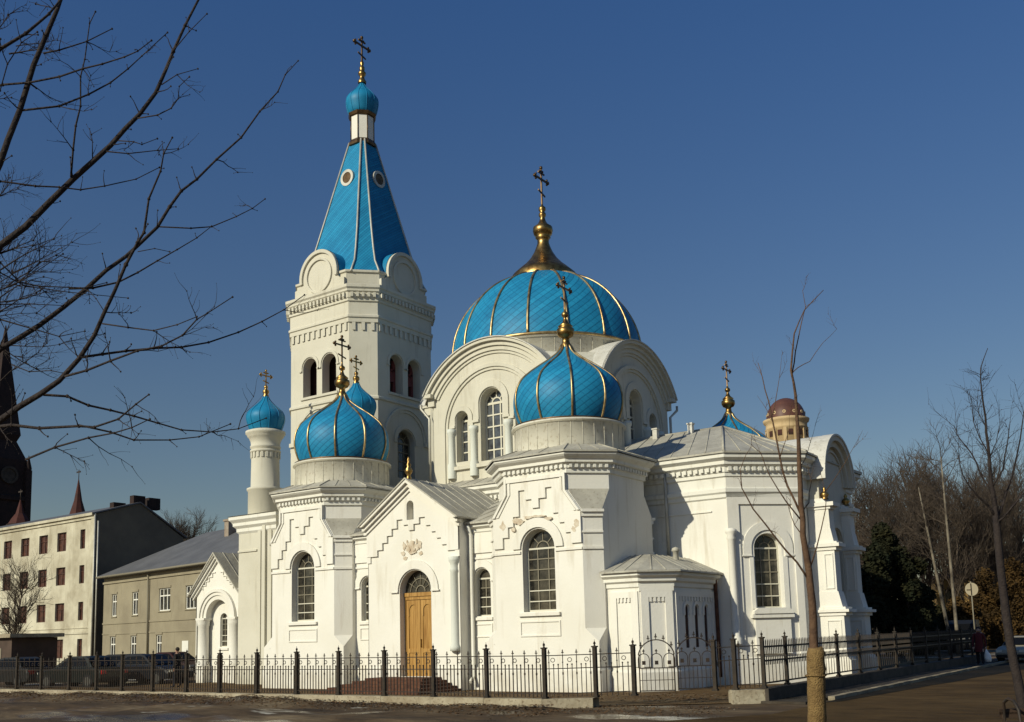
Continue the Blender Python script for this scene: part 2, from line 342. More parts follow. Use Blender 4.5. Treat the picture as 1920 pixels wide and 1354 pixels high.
def ribs(par, cx, cy, prof, n, a0, r, m, off=0.02):
    for k in range(n):
        a = a0+2*math.pi*k/n; mb = MB()
        mb.tube([(cx+(q+off)*math.cos(a), cy+(q+off)*math.sin(a), z) for q, z in prof], r, 6); mb.build('rib', m, par)

# ================================================================== GROUND
gm = bpy.data.materials.new('muddy_ground'); gm.use_nodes = True
def ground_mat(m, c1, c2, c3, snow=None, scale=0.5, puddle=True):
    t = m.node_tree; ln = t.links.new; b = t.nodes['Principled BSDF']; g = t.nodes.new('ShaderNodeNewGeometry')
    v = t.nodes.new('ShaderNodeVectorMath'); v.operation = 'MULTIPLY'; v.inputs[1].default_value = (0.45, 1.0, 1.0); ln(g.outputs['Position'], v.inputs[0])
    def ns(s, d=8, o=None):
        n = t.nodes.new('ShaderNodeTexNoise'); n.inputs['Scale'].default_value = s; n.inputs['Detail'].default_value = d; n.inputs['Roughness'].default_value = 0.65
        ln(o or v.outputs[0], n.inputs['Vector']); return n.outputs['Fac']
    def ramp(f, stops):
        r = t.nodes.new('ShaderNodeValToRGB'); e = r.color_ramp.elements
        while len(e) < len(stops): e.new(0.5)
        for k, (p, c) in enumerate(stops): e[k].position = p; e[k].color = (*c, 1)
        ln(f, r.inputs['Fac']); return r.outputs['Color']
    n1 = ns(scale); n2 = ns(scale*7)
    base = ramp(n1, [(0.33, c1), (0.5, c2), (0.66, c3)])
    mx = t.nodes.new('ShaderNodeMix'); mx.data_type = 'RGBA'; mx.blend_type = 'MULTIPLY'; mx.inputs['Factor'].default_value = 0.8
    ln(base, mx.inputs['A']); ln(ramp(n2, [(0.3, (0.45,)*3), (0.7, (1.35, 1.3, 1.25))]), mx.inputs['B']); col = mx.outputs['Result']
    n3 = ns(scale*0.55, 6)
    if snow:
        s = ramp(n3, [(0.575, (0,)*3), (0.625, (1,)*3)]); m2 = t.nodes.new('ShaderNodeMix'); m2.data_type = 'RGBA'
        ln(s, m2.inputs['Factor']); ln(col, m2.inputs['A']); m2.inputs['B'].default_value = (*snow, 1); col = m2.outputs['Result']
    ln(col, b.inputs['Base Color'])
    if puddle:
        n4 = ns(scale*0.7, 3); ln(ramp(n4, [(0.40, (0.10,)*3), (0.47, (0.9,)*3)]), b.inputs['Roughness'])
    else: b.inputs['Roughness'].default_value = 0.85
    b.inputs['Specular IOR Level'].default_value = 0.3 if puddle else 0.12
    bp = t.nodes.new('ShaderNodeBump'); bp.inputs['Strength'].default_value = 0.6; bp.inputs['Distance'].default_value = 0.06
    ln(n2, bp.inputs['Height']); ln(bp.outputs['Normal'], b.inputs['Normal'])
ground_mat(gm, (0.026, 0.015, 0.007), (0.088, 0.055, 0.026), (0.19, 0.14, 0.08), (0.58, 0.55, 0.46))
mb = MB()
xs = [-700,-300,-150,-90]+[-70+k*0.5 for k in range(0, 124)]+[-7.5,0,20,80,300,700]
ys = [-400,-100,-20,0,4]+[8+k*0.3 for k in range(0, 46)]+[22.5,30,60,120,300,700]
def gz(x, y):
    f = max(0, min(1, (-9.3-x)/2))*max(0, min(1, (21.2-y)/1.5))*max(0, min(1, (y-6)/3))*max(0, min(1, (x+72)/4))
    bank = (0.10+0.12*max(0,min(1,(-20-x)/4)))*(1 if x < -14 else 0)*math.exp(-((y-21.7)/0.9)**2)*(0.75+0.5*noise.noise((x*0.8,y,1.0))) if 17 < y < 21.9 else 0
    return bank+f*(0.13*noise.noise((x*0.22, y*0.5, 0.3))+0.09*noise.noise((x*0.7, y*1.3, 4.0))-0.02)
gi = [mb.add([(x, y, gz(x, y)) for x in xs]) for y in ys]
for j in range(len(ys)-1):
    for i in range(len(xs)-1): mb.face((gi[j][i], gi[j][i+1], gi[j+1][i+1], gi[j+1][i]), 0, True)
struct(mb.build('ground', gm))
am = bpy.data.materials.new('worn_asphalt'); am.use_nodes = True
ground_mat(am, (0.050, 0.029, 0.0095), (0.078, 0.047, 0.016), (0.105, 0.066, 0.025), None, 0.35, False)
mb = MB(); mb.poly([(-12.2,4,.012),(14,4,.012),(14,21.8,.012),(-8.4,21.8,.012),(-12.2,16,.012)]); mb.poly([(-8.35,21.8,.012),(4,21.8,.012),(4,400,.012),(-8.35,400,.012)])
struct(mb.build('road', am))
pm = bpy.data.materials.new('pavement_slabs'); pm.use_nodes = True
ground_mat(pm, (0.026, 0.020, 0.014), (0.042, 0.033, 0.023), (0.065, 0.052, 0.037), None, 0.8)
mb = MB(); mb.box((-9.78,24.9,-.05),(-8.62,220,.07)); struct(mb.build('pavement', pm))
mb = MB()
for k in range(60):
    y = 26.6+k*1.0; mb.box((-8.6, y, -.05), (-8.42, y+0.985, 0.10+0.006*math.sin(k*2.1)))
struct(mb.build('kerb', mat('worn_kerb_granite', (0.30, 0.255, 0.175), 0.9, var=(0.15, 0.12, 0.08), bump=0.4, vscale=1.5)))
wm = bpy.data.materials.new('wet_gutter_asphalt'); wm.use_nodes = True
ground_mat(wm, (0.009, 0.0075, 0.005), (0.016, 0.013, 0.008), (0.028, 0.021, 0.012), None, 0.5, False)  # wet strip left matte; dark reflections of trees put into its colour
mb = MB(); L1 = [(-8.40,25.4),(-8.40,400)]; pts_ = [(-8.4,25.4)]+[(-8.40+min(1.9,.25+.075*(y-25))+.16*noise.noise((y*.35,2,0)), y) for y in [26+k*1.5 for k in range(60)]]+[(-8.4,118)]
mb.pholes(Fr((0,0,.018),(1,0,0),(0,-1,0)), [(0,0),(0.01,0),(0,0.01)], ()) if False else None
tri = tessellate_polygon([[Vector((a,b,0)) for a,b in pts_]]); ids = mb.add([(a,b,.018) for a,b in pts_]); [mb.face([ids[k] for k in t]) for t in tri]
struct(mb.build('gutter', wm))
grm = bpy.data.materials.new('dead_grass_yard'); grm.use_nodes = True
ground_mat(grm, (0.06, 0.035, 0.015), (0.13, 0.08, 0.035), (0.16, 0.115, 0.06), None, 0.9, False)
mb = MB(); mb.poly([(-45,22.2,.02),(-13.3,22.9,.02),(-9.95,25,.02),(-9.95,60,.02),(-45,60,.02)]); struct(mb.build('churchyard_ground', grm))

# ================================================================== CHURCH
CH = thing('orthodox_church', (-24.2, 37.75, 0), 'white orthodox church with bright blue domes and gold crosses behind the iron fence', 'church')
FS = lambda x, y: Fr((x, y, 0), (1,0,0), (0,-1,0))           # south facing frame
FE = lambda x, y: Fr((x, y, 0), (0,1,0), (1,0,0))            # east facing frame
Y0 = 28.01
A, C1, C2 = 2.27, 0.5, 1.02
LV = [(0,.015),(1.65,.015),(2.07,C1),(5.97,C1),(6.69,C2),(7.3,C2)]
def corner_block(cx, cy, front=True):
    mb = MB(); loops = [octo(cx, cy, A, c) for z, c in LV]
    for i in range(len(LV)-1):
        z0, z1 = LV[i][0], LV[i+1][0]
        for k in range(8):
            if k == 0 and front: continue
            a, b = loops[i][k], loops[i][(k+1)%8]; c, d = loops[i+1][(k+1)%8], loops[i+1][k]
            mb.poly([(*a,z0),(*b,z0),(*c,z1),(*d,z1)], 1 if (k % 2 and i == 3) else 0)
    fr = FS(cx, cy-A)
    if front:
        out = [(A-c, z) for z, c in LV]; out = [(-x, z) for x, z in out]+out[::-1]; out = out[::-1]
        mb.pholes(fr, out, [archpts(0.03, 1.3, 2.66, 4.80)], 0, 0, 0.42)
        # stepped gable field standing proud
        g = [(-1.77,4.86),(-1.38,4.86),(-1.38,5.23),(-1.15,5.23),(-1.15,5.58),(-.92,5.58),(-.92,5.92),(-.68,5.92),(-.68,6.81),(-.42,6.81),(-.42,6.47),(-.14,6.47),(-.14,6.16)]
        g = g+[(-x,z) for x,z in g[::-1]]; top = [(1.77,5.95),(1.245,6.67),(1.245,7.22),(-1.245,7.22),(-1.245,6.67),(-1.77,5.95)]
        mb.prism(fr, g+top, -0.01, 0.075)
        for o_, d_ in ((0.0, 0.14), (0.14, 0.11)):                # raised mouldings along the sloping shoulders
            for s in (-1, 1):
                P = [(s*(1.77-o_),5.93),(s*(1.245-o_),6.65),(s*(1.245-o_),7.22),(s*(1.245-o_-.09),7.22),(s*(1.245-o_-.09),6.69),(s*(1.77-o_-.11),5.93)]
                mb.prism(fr, P, 0.07, d_)
        mb.fbox(fr, -1.24, 1.24, 7.1, 7.22, 0.07, 0.13)
        hood(mb, fr, 0.03, 4.80, 0.70, 1.02, 0.07)
        for s in (-1, 1):
            a, b = sorted((s*0.70+0.03, s*1.775)); mb.fbox(fr, a, b, 4.64, 4.72, -0.01, 0.055)
        mb.fbox(fr, -0.8, 0.86, 2.52, 2.63, -0.01, 0.10); outline(mb, fr, -0.78, 0.84, 1.84, 2.36, 0.05, 0.035)
        for s in (-1,): mb.fbox(fr, s*1.9, s*1.9+0.02, 1.6, 1.62, -0.01, 0.02)
    for k in (1, 7, 3, 5):                                        # chamfer mouldings
        o8 = octo(cx, cy, A, C1); a = Vector((*o8[k],0)); b = Vector((*o8[(k+1)%8],0)); t = b-a; f2 = Fr(a, t, (t.y,-t.x,0)); l = t.length
        mb.fbox(f2, -.03, l+.03, 5.86, 5.95, -.02, 0.13); mb.fbox(f2, -.01, l+.01, 5.72, 5.86, -.02, 0.06); mb.fbox(f2, -.0, l, 5.18, 5.24, -.02, .05); mb.fbox(f2, 0, l, 4.64, 4.72, -.02, .05)
    mb.cornice(octo(cx, cy, A, .02), [(0,0),(0.06,0.01),(0.06,.72),(0,.80)])
    mb.build('corner_block_wall', [WHITE, ROOF], CH)
    c = MB(); o8 = octo(cx, cy, A, C2)
    c.cornice(o8, [(0,7.2),(.07,7.22),(.07,7.36),(.11,7.38),(.11,7.5),(.24,7.56),(.24,7.66),(.36,7.74),(.42,7.80),(.42,7.86)])
    c.dentils(o8, .11, 7.39, 7.5, .10, .09, .08)
    c.build('block_cornice', TRIM, CH)
    r = MB(); lo_ = ring3(offset(o8, .48), 7.87); lo2 = ring3(offset(o8, .48), 7.93); hi = ring3(octo(cx, cy, 1.8, .75), 8.30)
    r.rings([lo_, lo2, hi])
    for k in range(8):
        a, b = lo2[k], hi[k]; r.tube([a+Vector((0,0,.01)), b+Vector((0,0,.01))], .025, 4)
        for q in (0.33, 0.66):
            if k % 2 == 0 or True: r.tube([lo2[k].lerp(lo2[(k+1)%8], q)+Vector((0,0,.008)), hi[k].lerp(hi[(k+1)%8], q)+Vector((0,0,.008))], .016, 4)
    r.build('block_roof', ROOF, CH)
    if front: window(CH, FS(cx, cy-A), 0.03, 2.66, 4.80, 1.3, 0.34, 3, 6, bw=0.035, bm=FRAMED)
ONION = [(1.72,9.25),(1.84,9.5),(1.95,9.85),(1.985,10.15),(1.95,10.5),(1.86,10.75),(1.70,11.0),(1.38,11.28),(1.0,11.55),(.6,11.82),(.30,12.08),(.17,12.32)]
def smooth_prof(p, n=3):
    out = []
    for i in range(len(p)-1):
        p0 = p[max(i-1,0)]; p1 = p[i]; p2 = p[i+1]; p3 = p[min(i+2,len(p)-1)]
        for k in range(n):
            t = k/n; q = [0.5*((2*p1[j])+(-p0[j]+p2[j])*t+(2*p0[j]-5*p1[j]+4*p2[j]-p3[j])*t*t+(-p0[j]+3*p1[j]-3*p2[j]+p3[j])*t**3) for j in (0,1)]
            out.append(tuple(q))
    return out+[p[-1]]
def finial(mb, cx, cy, z, s=1.0):
    mb.lathe((cx,cy,z), [(r*s, h*s) for r, h in ((.20,-.08),(.21,.06),(.15,.14),(.13,.32),(.26,.38),(.33,.5),(.33,.66),(.22,.74),(.28,.78),(.12,.92),(.07,1.06),(.06,1.12),(.13,1.18),(.13,1.28),(.05,1.36),(.03,1.5))], 14)
def cupola(cx, cy):
    mb = MB(); mb.lathe((cx,cy,0), [(1.97,8.1),(1.97,9.13),(2.07,9.16),(2.07,9.23),(1.6,9.25)], 40)
    for k in range(30):
        a = 2*math.pi*(k+.3)/30; mb.tube([(cx+1.975*math.cos(a),cy+1.975*math.sin(a),8.1),(cx+1.975*math.cos(a),cy+1.975*math.sin(a),9.13)], .008, 4)
    o = mb.build('onion_dome_drum', SHEET, CH)
    p = smooth_prof(ONION); d = MB(); d.lathe((cx,cy,0), p, 40); do = d.build('onion_dome', BLUE_O, CH, origin=(cx,cy,9.6))
    ribs(do, cx, cy, p, 10, -math.pi/2, .042, RIB)
    g = MB(); g.lathe((cx,cy,0), [(1.62,9.23),(2.0,9.24),(2.02,9.29),(1.76,9.35),(1.66,9.37)], 40); g.build('dome_ring', BRONZE, do)
    f = MB(); finial(f, cx, cy, 12.3, .98); f.build('finial', GOLD, do)
    x = MB(); cross(x, (cx,cy), 13.6, 1.32, .47); x.build('roof_cross', BRONZE, do)
XE, XW, YN = -18.56, -29.9, 45.2
for (x, y, f) in ((XE, Y0+A, True), (XW, Y0+A, True), (XE, YN, False), (XW, YN, False)):
    corner_block(x, y, f); cupola(x, y)

# --- main body (east-west arm with the polygonal apse)
BODY = [(-28.0,32.7),(-13.7,32.7),(-11.8,34.6),(-11.8,40.9),(-13.7,42.8),(-28.0,42.8)]
CHF = Fr((-12.75,33.65,0),(1,1,0),(1,-1,0))
mb = MB(); hl = 1.9*math.sqrt(2)/2
for k in range(6):
    if k in (1,): continue
    a, b = BODY[k], BODY[(k+1)%6]; mb.poly([(*a,0),(*b,0),(*b,7.3),(*a,7.3)])
mb.pholes(CHF, rect(-hl, hl, 0, 7.3), [archpts(0.1, 1.02, 2.62, 4.72)], 0, 0, 0.4)
# raised border that leaves the window field sunk
mb.fbox(CHF,-hl,-0.92,0,6.25,-.01,.06); mb.fbox(CHF,1.08,hl,0,6.25,-.01,.06); mb.fbox(CHF,-hl,hl,6.25,7.2,-.01,.06)
hood(mb, CHF, 0.1, 4.72, .62, .92, .05, 0, .25, .05)
mb.fbox(CHF,.62,.80,2.6,4.4,-.01,.035); mb.fbox(CHF,-.60,-.46,2.6,4.4,-.01,.035)
mb.prism(CHF, [(-.62,2.42),(.82,2.42),(.82,2.5),(.66,2.62),(-.46,2.62),(-.62,2.5)], -.01, .24); mb.fbox(CHF,-.66,.86,2.28,2.42,-.01,.2); mb.fbox(CHF,-.55,.75,1.05,2.28,-.01,.12)
SW_ = FS(-13.7,32.7)
mb.fbox(SW_,-2.9,-.55,6.02,6.07,-.01,.045)
mb.cornice(BODY[:5], [(0,0),(.07,.01),(.07,.85),(0,.95)], 0, False)
mb.build('apse_wall', WHITE, CH)
mb = MB(); mb.cornice(BODY, [(0,6.45),(.06,6.5),(.06,6.62),(.12,6.68),(.12,6.8),(.03,6.86),(.03,7.2),(.10,7.24),(.10,7.36),(.14,7.38),(.14,7.56),(.27,7.64),(.27,7.76),(.42,7.86),(.42,8.0)])
mb.dentils(BODY, .14, 7.42, 7.56, .12, .10, .09); mb.build('apse_cornice', TRIM, CH)
for ax, ay in ((-13.7,32.7),):                                   # slim engaged corner column
    mb = MB(); mb.lathe((ax+.12,ay-.02,0), [(.20,1.4),(.20,1.6),(.14,1.7),(.13,5.0),(.17,5.05),(.13,5.15),(.2,5.25),(.2,5.35),(.1,5.4)], 12); mb.build('wall_column', WHITE, CH)
window(CH, CHF, 0.1, 2.62, 4.72, 1.02, .33, 3, 5, bw=.035, fw=.05, bm=FRAMED)
mb = MB(); ev = ring3(offset(BODY, .48), 8.0); ev2 = ring3(offset(BODY, .48), 8.07)
E1 = Vector((-15.8,37.75,10.1)); E2 = Vector((-28.0,37.75,10.1))
mb.rings([ev, ev2])
for q in ([ev2[0],ev2[1],E1,E2],[ev2[1],ev2[2],E1],[ev2[2],ev2[3],E1],[ev2[3],ev2[4],E1],[ev2[4],ev2[5],E2,E1]): mb.poly(q)
for a in ev2[1:5]: mb.tube([a, E1+Vector((0,0,.02))], .05, 5)
mb.tube([E1, E2], .06, 5)
def seams(mb, a, b, c, d, n, r=.018):                            # standing seams between edge ab and edge dc
    for k in range(1, n): mb.tube([a.lerp(b,k/n)+Vector((0,0,.01)), d.lerp(c,k/n)+Vector((0,0,.01))], r, 4)
seams(mb, ev2[0], ev2[1], E1, E2, 22); seams(mb, ev2[1], ev2[2], E1, E1, 5); seams(mb, ev2[2], ev2[3], E1, E1, 9)
mb.build('main_roof', ROOF, CH)
for x in (-17.0, -18.6):
    mb = MB(); mb.box((x-.10,37.2,9.7),(x+.10,37.4,10.3)); mb.box((x-.13,37.17,10.3),(x+.13,37.43,10.36)); mb.build('roof_vent', ROOFL, CH)
# east gable portal with arched top
EX, EY = -11.36, 37.25
FG = FE(EX, EY); mb = MB(); ar = [(1.65*math.cos(math.pi*k/24), 7.2+1.65*math.sin(math.pi*k/24)) for k in range(25)]
mb.pholes(FG, [(-1.65,0),(1.65,0)]+ar, [archpts(0,1.25,.9,4.9)], 0, 0, .35); mb.band(FG, [(-1.65,0)]+ar[::-1]+[(1.65,0)], 0, -.45, 0, False)
mb.arch(FG, 0, 7.2, 1.4, 1.62, -.02, .16); mb.arch(FG, 0, 7.2, 1.62, 1.82, -.02, .3); mb.arch(FG,0,7.2,1.2,1.28,-.02,.06)
hood(mb, FG, 0, 4.9, .66, .9, .07); mb.build('gable_wall', CREAM, CH)
mb = MB(); rr = [(1.86*math.cos(math.pi*k/24), 7.2+1.86*math.sin(math.pi*k/24)) for k in range(25)]; mb.band(FG, rr, .34, -3.2, 0, False); mb.pholes(FG, rr, (), -3.2)
mb.arch(FG,0,7.2,1.80,1.87,-.1,.34); mb.build('gable_roof', ROOFL, CH)
mb = MB(); mb.pholes(FG, archpts(0,1.25,.9,4.9), (), -.33); mb.build('icon_niche', VOID, CH)
def pylon(y0, y1):
    p = MB(); x0 = -11.42
    def st(za, zb, w0, w1, g=0):
        i = []
        for z, w in ((za,w0),(zb,w1)): i.append([Vector((x0-.36,y0-g,z)),Vector((x0+w+g,y0-g,z)),Vector((x0+w+g,y1+g,z)),Vector((x0-.36,y1+g,z))])
        ids = p.rings(i); p.face(ids[1]); p.face(ids[0][::-1])
    st(0,.75,.80,.80,.06); st(.75,.85,.8,.74,.04); st(.85,2.3,.72,.70); st(2.3,2.42,.74,.74,.05); st(2.42,2.52,.8,.8,.12); st(2.52,2.6,.74,.74,.05)
    st(2.6,3.15,.70,.58,-.03); st(3.15,4.62,.56,.55,-.05); st(4.62,4.74,.58,.58,0); st(4.74,4.86,.64,.64,.07); st(4.86,4.92,.6,.6,.02)
    st(4.92,5.4,.55,.46,-.05); st(5.4,6.1,.46,.44,-.06); st(6.1,6.2,.48,.48,-.02); st(6.2,6.34,.54,.54,.06); st(6.34,6.5,.40,.26,-.1)
    f = FS(x0, y0+.05); outline(p, f, .12, .44, 3.25, 4.5, .04, .035); outline(p, FS(x0,y0), .1, .6, 1.0, 2.15, .04, .03)
    o = p.build('portal_pylon', WHITE, CH)
    g = MB(); cx, cy = x0+.2, (y0+y1)/2; g.lathe((cx,cy,6.48), [(.14,0),(.10,.08),(.16,.16),(.12,.24),(.05,.3),(.08,.36),(.02,.46)], 10); g.build('finial', GOLD, o)
pylon(35.47,36.14); pylon(38.0,38.65)
# --- annex in the corner between block and apse
AX = [(-16.35,28.62),(-15.12,28.62),(-14.3,29.44),(-14.3,32.75),(-16.35,32.75)]
mb = MB()
for k in (0,1): a,b = AX[k],AX[k+1]; mb.poly([(*a,0),(*b,0),(*b,3.4),(*a,3.4)])
FA = FE(-14.3,31.1); lan = [archpts(x,.26,1.35,2.62,8) for x in (-.75,0,.75)]
mb.pholes(FA, rect(-1.66,1.65,0,3.4), lan, 0, 0, .03)
for x in (-.75,0,.75): hood(mb, FA, x, 2.62, .16, .26, .04, 0, .2)
def toothpanel(mb, fr, a0, a1, z0, z1, n):                       # raised frame with corbel teeth hanging from its head
    mb.fbox(fr,a0-.25,a0,0.8,z1+.2,-.01,.05); mb.fbox(fr,a1,a1+.25,0.8,z1+.2,-.01,.05); mb.fbox(fr,a0,a1,z1,z1+.2,-.01,.05)
    w = (a1-a0)/(2*n)
    for k in range(n): mb.fbox(fr, a0+w*(2*k+.5), a0+w*(2*k+1.5), z1-.14, z1, -.01, .05)
toothpanel(mb, FS(-16.35,28.62), .42, .95, .8, 3.0, 4)
dg = Vector((.82,.82,0)); ld = dg.length; FC = Fr((-15.12,28.62,0), dg, (1,-1,0)); toothpanel(mb, FC, .3, ld-.3, .8, 3.0, 4)
mb.fbox(FC,0,ld,3.2,3.4,-.01,.052); toothpanel(mb, FA, -1.35, 1.3, .8, 3.02, 12)
mb.cornice(AX[:4], [(0,0),(.07,.01),(.07,.62),(0,.7)], 0, False); mb.build('annex_wall', WHITE, CH)
mb = MB(); mb.pholes(FA, rect(-1,1,1.3,2.9), (), -.028); mb.build('glass', VOID, CH)
mb = MB(); mb.cornice(AX[:4], [(0,3.3),(.05,3.34),(.05,3.46),(.14,3.52),(.14,3.62),(.26,3.70),(.26,3.80)], 0, False); mb.build('annex_cornice', TRIM, CH)
mb = MB(); e = ring3(offset(AX[:4], .36, False), 3.80); e2 = ring3(offset(AX[:4], .36, False), 3.86)
AP = Vector((-15.5,30.3,4.5)); AB = Vector((-15.2,32.7,4.45)); AL = Vector((-16.36,30.3,4.5)); mb.rings([e,e2],0,False,False)
mb.poly([e2[0],e2[1],AP,AL]); mb.poly([e2[1],e2[2],AP]); mb.poly([e2[2],e2[3],AB,AP]); mb.poly([AL,AP,AB,Vector((-16.36,32.7,4.5))])
mb.lathe((-15.0,31.2,4.3),[(.1,0),(.1,.3),(.15,.32),(.12,.42),(.02,.46)],10)
seams(mb, e2[2], e2[3], AB, AP, 7); seams(mb, e2[0], e2[1], AP, AL, 3); seams(mb, e2[1], e2[2], AP, AP, 3); mb.build('annex_roof', ROOF, CH)

# --- nave side walls between porch and corner blocks
YWALL = 28.7
for (x0, x1, wc) in ((-27.75,-26.3,-26.98),(-22.0,-20.75,-21.42)):
    fr = FS(0, YWALL); mb = MB()
    mb.pholes(fr, rect(x0,x1,0,5.6), [archpts(wc,.72,2.6,3.95)], 0, 0, .32)
    hood(mb, fr, wc, 3.95, .40, .66, .06, 0, .06, .05)
    for a, b in ((x0, x1),): mb.fbox(fr,a,b,4.86,5.6,-.01,.06); mb.fbox(fr,a,b,4.64,4.71,-.01,.045)
    mb.fbox(fr,wc-.45,wc+.45,2.46,2.56,-.01,.07); outline(mb, fr, wc-.42, wc+.42, 1.86, 2.34, .045, .035)
    mb.fbox(fr,x0,x1,0,.8,-.01,.06); mb.build('nave_wall', WHITE, CH)
    c = MB(); c.cornice([(x0,YWALL),(x1,YWALL)], [(0,5.55),(.1,5.62),(.1,5.72),(.24,5.80),(.24,5.9)], 0, False); c.build('nave_cornice', TRIM, CH)
    window(CH, fr, wc, 2.6, 3.95, .72, .27, 2, 4, fan=False, bw=.035, fw=.05, bm=FRAMED)
mb = MB(); a = [Vector((-28.2,28.35,5.9)),Vector((-20.2,28.35,5.9)),Vector((-20.2,32.8,7.35)),Vector((-28.2,32.8,7.35))]; mb.poly(a); b = [p+Vector((0,0,.07)) for p in a]; mb.poly(b); mb.poly([a[0],a[1],b[1],b[0]])
seams(mb, b[0], b[1], b[2], b[3], 14); mb.build('nave_roof', ROOF, CH)
# --- entrance porch
PX, PY, PH = -24.18, 28.1, 2.22
fr = FS(PX, PY); mb = MB(); DO = archpts(0.12,1.52,.5,3.62,18)
ga = [(-PH,0),(PH,0),(PH,6.25),(0,7.68),(-PH,6.25)]
mb.pholes(fr, ga, [DO, archpts(-.02,.34,6.25,6.8,8)], 0, 0, .38)
mb.pholes(fr, rect(-.3,.3,6.2,7.1), (), -.3)
st = [(-PH,4.99),(-1.69,4.99),(-1.69,5.22),(-1.43,5.22),(-1.43,5.48),(-1.19,5.48),(-1.19,5.73),(-.95,5.73),(-.95,5.98),(-.69,5.98),(-.69,6.3),(-.40,6.3),(-.40,6.08),(-.13,6.08),(-.13,5.86)]
st2 = [(-x,z) for x,z in st[::-1]]
mb.pholes(fr, st+st2+[(PH,6.23),(.3,7.47),(.3,6.3),(.2,6.3)][:1]+[(0,7.66),(-PH,6.23)], [archpts(-.02,.34,6.25,6.8,8)], .075); mb.band(fr, st+st2, .075, -.01, 0, False); mb.band(fr, archpts(-.02,.34,6.25,6.8,8), .075, 0)
for s in (-1, 1):                                                # raking cornice
    for d1, za, zb in ((.14,-.42,-.27),(.24,-.27,-.12),(.36,-.12,.02)):
        mb.prism(fr, [(s*PH,6.25+za),(0,7.74+za),(0,7.74+zb),(s*(PH+.1),6.25+zb-.06),(s*(PH+.1),6.25+za)] if s > 0 else [(0,7.74+za),(s*PH,6.25+za),(s*(PH+.1),6.25+za),(s*(PH+.1),6.25+zb-.06),(0,7.74+zb)], -.01, d1)
hood(mb, fr, 0.12, 3.62, .80, 1.12, .06, 0, 0, .05)
for s in (-1, 1):
    mb.fbox(fr, s*PH-.17 if s > 0 else s*PH-.03, s*PH+.03 if s > 0 else s*PH+.17, 4.75, 4.99, -.01, .05)
    f2 = Fr((PX+s*PH, PY, 0), (0,1,0) if s > 0 else (0,-1,0), (s,0,0)); mb.fbox(f2, 0 if s > 0 else -.7, .7 if s > 0 else 0, 0, 6.25, -.02, 0.0)
mb.fbox(fr,-PH,-.75,0,.8,-.01,.06); mb.fbox(fr,.97,PH,0,.8,-.01,.06)
PO = mb.build('porch', WHITE, CH)
for s in (1,):                                                   # corner column in a sunk panel
    c = MB(); c.lathe((PX+s*(PH-.24),PY-.03,0), [(.02,1.4),(.20,1.4),(.20,1.55),(.15,1.65),(.15,2.6),(.14,4.2),(.17,4.25),(.14,4.32),(.145,4.5),(.2,4.6),(.21,4.75),(.02,4.76)], 14); c.build('porch_column', PALE, PO)
rl = MB(); random.seed(5)                                        # weathered relief over the door
def patch(mb, fr, x, z, rx, rz, d, n=13):
    mb.prism(fr, [(x+rx*(.55+.6*random.random())*math.cos(2*math.pi*k/n), z+rz*(.55+.6*random.random())*math.sin(2*math.pi*k/n)) for k in range(n)], -.01, d)
for (x,z,rx,rz,d) in ((0,5.16,.34,.2,.03),(-.02,5.3,.22,.16,.045),(-.38,5.3,.10,.16,.03),(.38,5.28,.11,.17,.035),(-.44,5.02,.12,.09,.025),(.42,4.98,.11,.08,.025),(-.33,4.84,.13,.07,.02),(.02,5.02,.2,.07,.05),(-.22,5.42,.05,.09,.04),(.24,5.42,.05,.1,.04),(.1,5.13,.09,.1,.06),(-.13,5.14,.08,.1,.06)): patch(rl, fr, x, z, rx, rz, d)
rl.build('relief', PEEL, PO)
mb = MB(); RY = 32.8; f0 = .40
for s in (-1, 1):
    q = [Vector((PX+s*(PH+.2),PY-f0,6.16)),Vector((PX,PY-f0,7.80)),Vector((PX,RY,7.80)),Vector((PX+s*(PH+.2),RY,6.16))]; mb.poly(q); q2 = [p-Vector((0,0,.06)) for p in q]; mb.poly(q2); mb.poly([q[0],q[1],q2[1],q2[0]]); mb.poly([q[0],q2[0],q2[3],q[3]])
    seams(mb, q[0], q[3], q[2], q[1], 8)
mb.build('porch_roof', ROOF, PO)
mb = MB(); f = MB(); f.lathe((PX,PY-.15,7.7), [(.10,0),(.10,.12),(.06,.2),(.13,.3),(.15,.4),(.07,.52),(.1,.6),(.04,.7),(.06,.78),(.01,.9)], 10); f.build('finial', GOLD, PO)
d = MB()                                                        # double door
d.fbox(fr,-.64,.88,3.42,3.56,-.36,-.22); d.fbox(fr,-.64,.88,3.3,3.42,-.36,-.26); d.fbox(fr,-.64,-.56,.5,3.3,-.36,-.27); d.fbox(fr,.80,.88,.5,3.3,-.36,-.27)
DR = d.build('entrance_door', WOOD, CH)
for c in (-.22, .46):
    l = MB(); l.fbox(fr,c-.335,c+.335,.5,3.3,-.36,-.31)
    l.fbox(fr,c-.33,c-.23,.5,3.28,-.31,-.28); l.fbox(fr,c+.23,c+.33,.5,3.28,-.31,-.28); l.fbox(fr,c-.23,c+.23,.5,.7,-.31,-.28); l.fbox(fr,c-.23,c+.23,1.35,1.5,-.31,-.28)
    l.pholes(fr, rect(c-.23,c+.23,2.7,3.28), [[(c-.2,2.7),(c+.2,2.7)]+[(c+.2*math.cos(math.pi*k/10),2.92+.2*math.sin(math.pi*k/10)) for k in range(11)]], -.28)
    lo2 = l.build('door_leaf', WOOD, DR); 
h = MB(); h.fbox(fr,.14,.17,1.55,1.85,-.28,-.23); h.build('handle', GOLD, DR)
fl = MB(); fl.pholes(fr, [(-.64,3.56),(.88,3.56)]+[(.12+.76*math.cos(math.pi*k/14),3.62+.76*math.sin(math.pi*k/14)) for k in range(15)], (), -.34); fl.build('fanlight', GLASS, DR)
fb = MB()
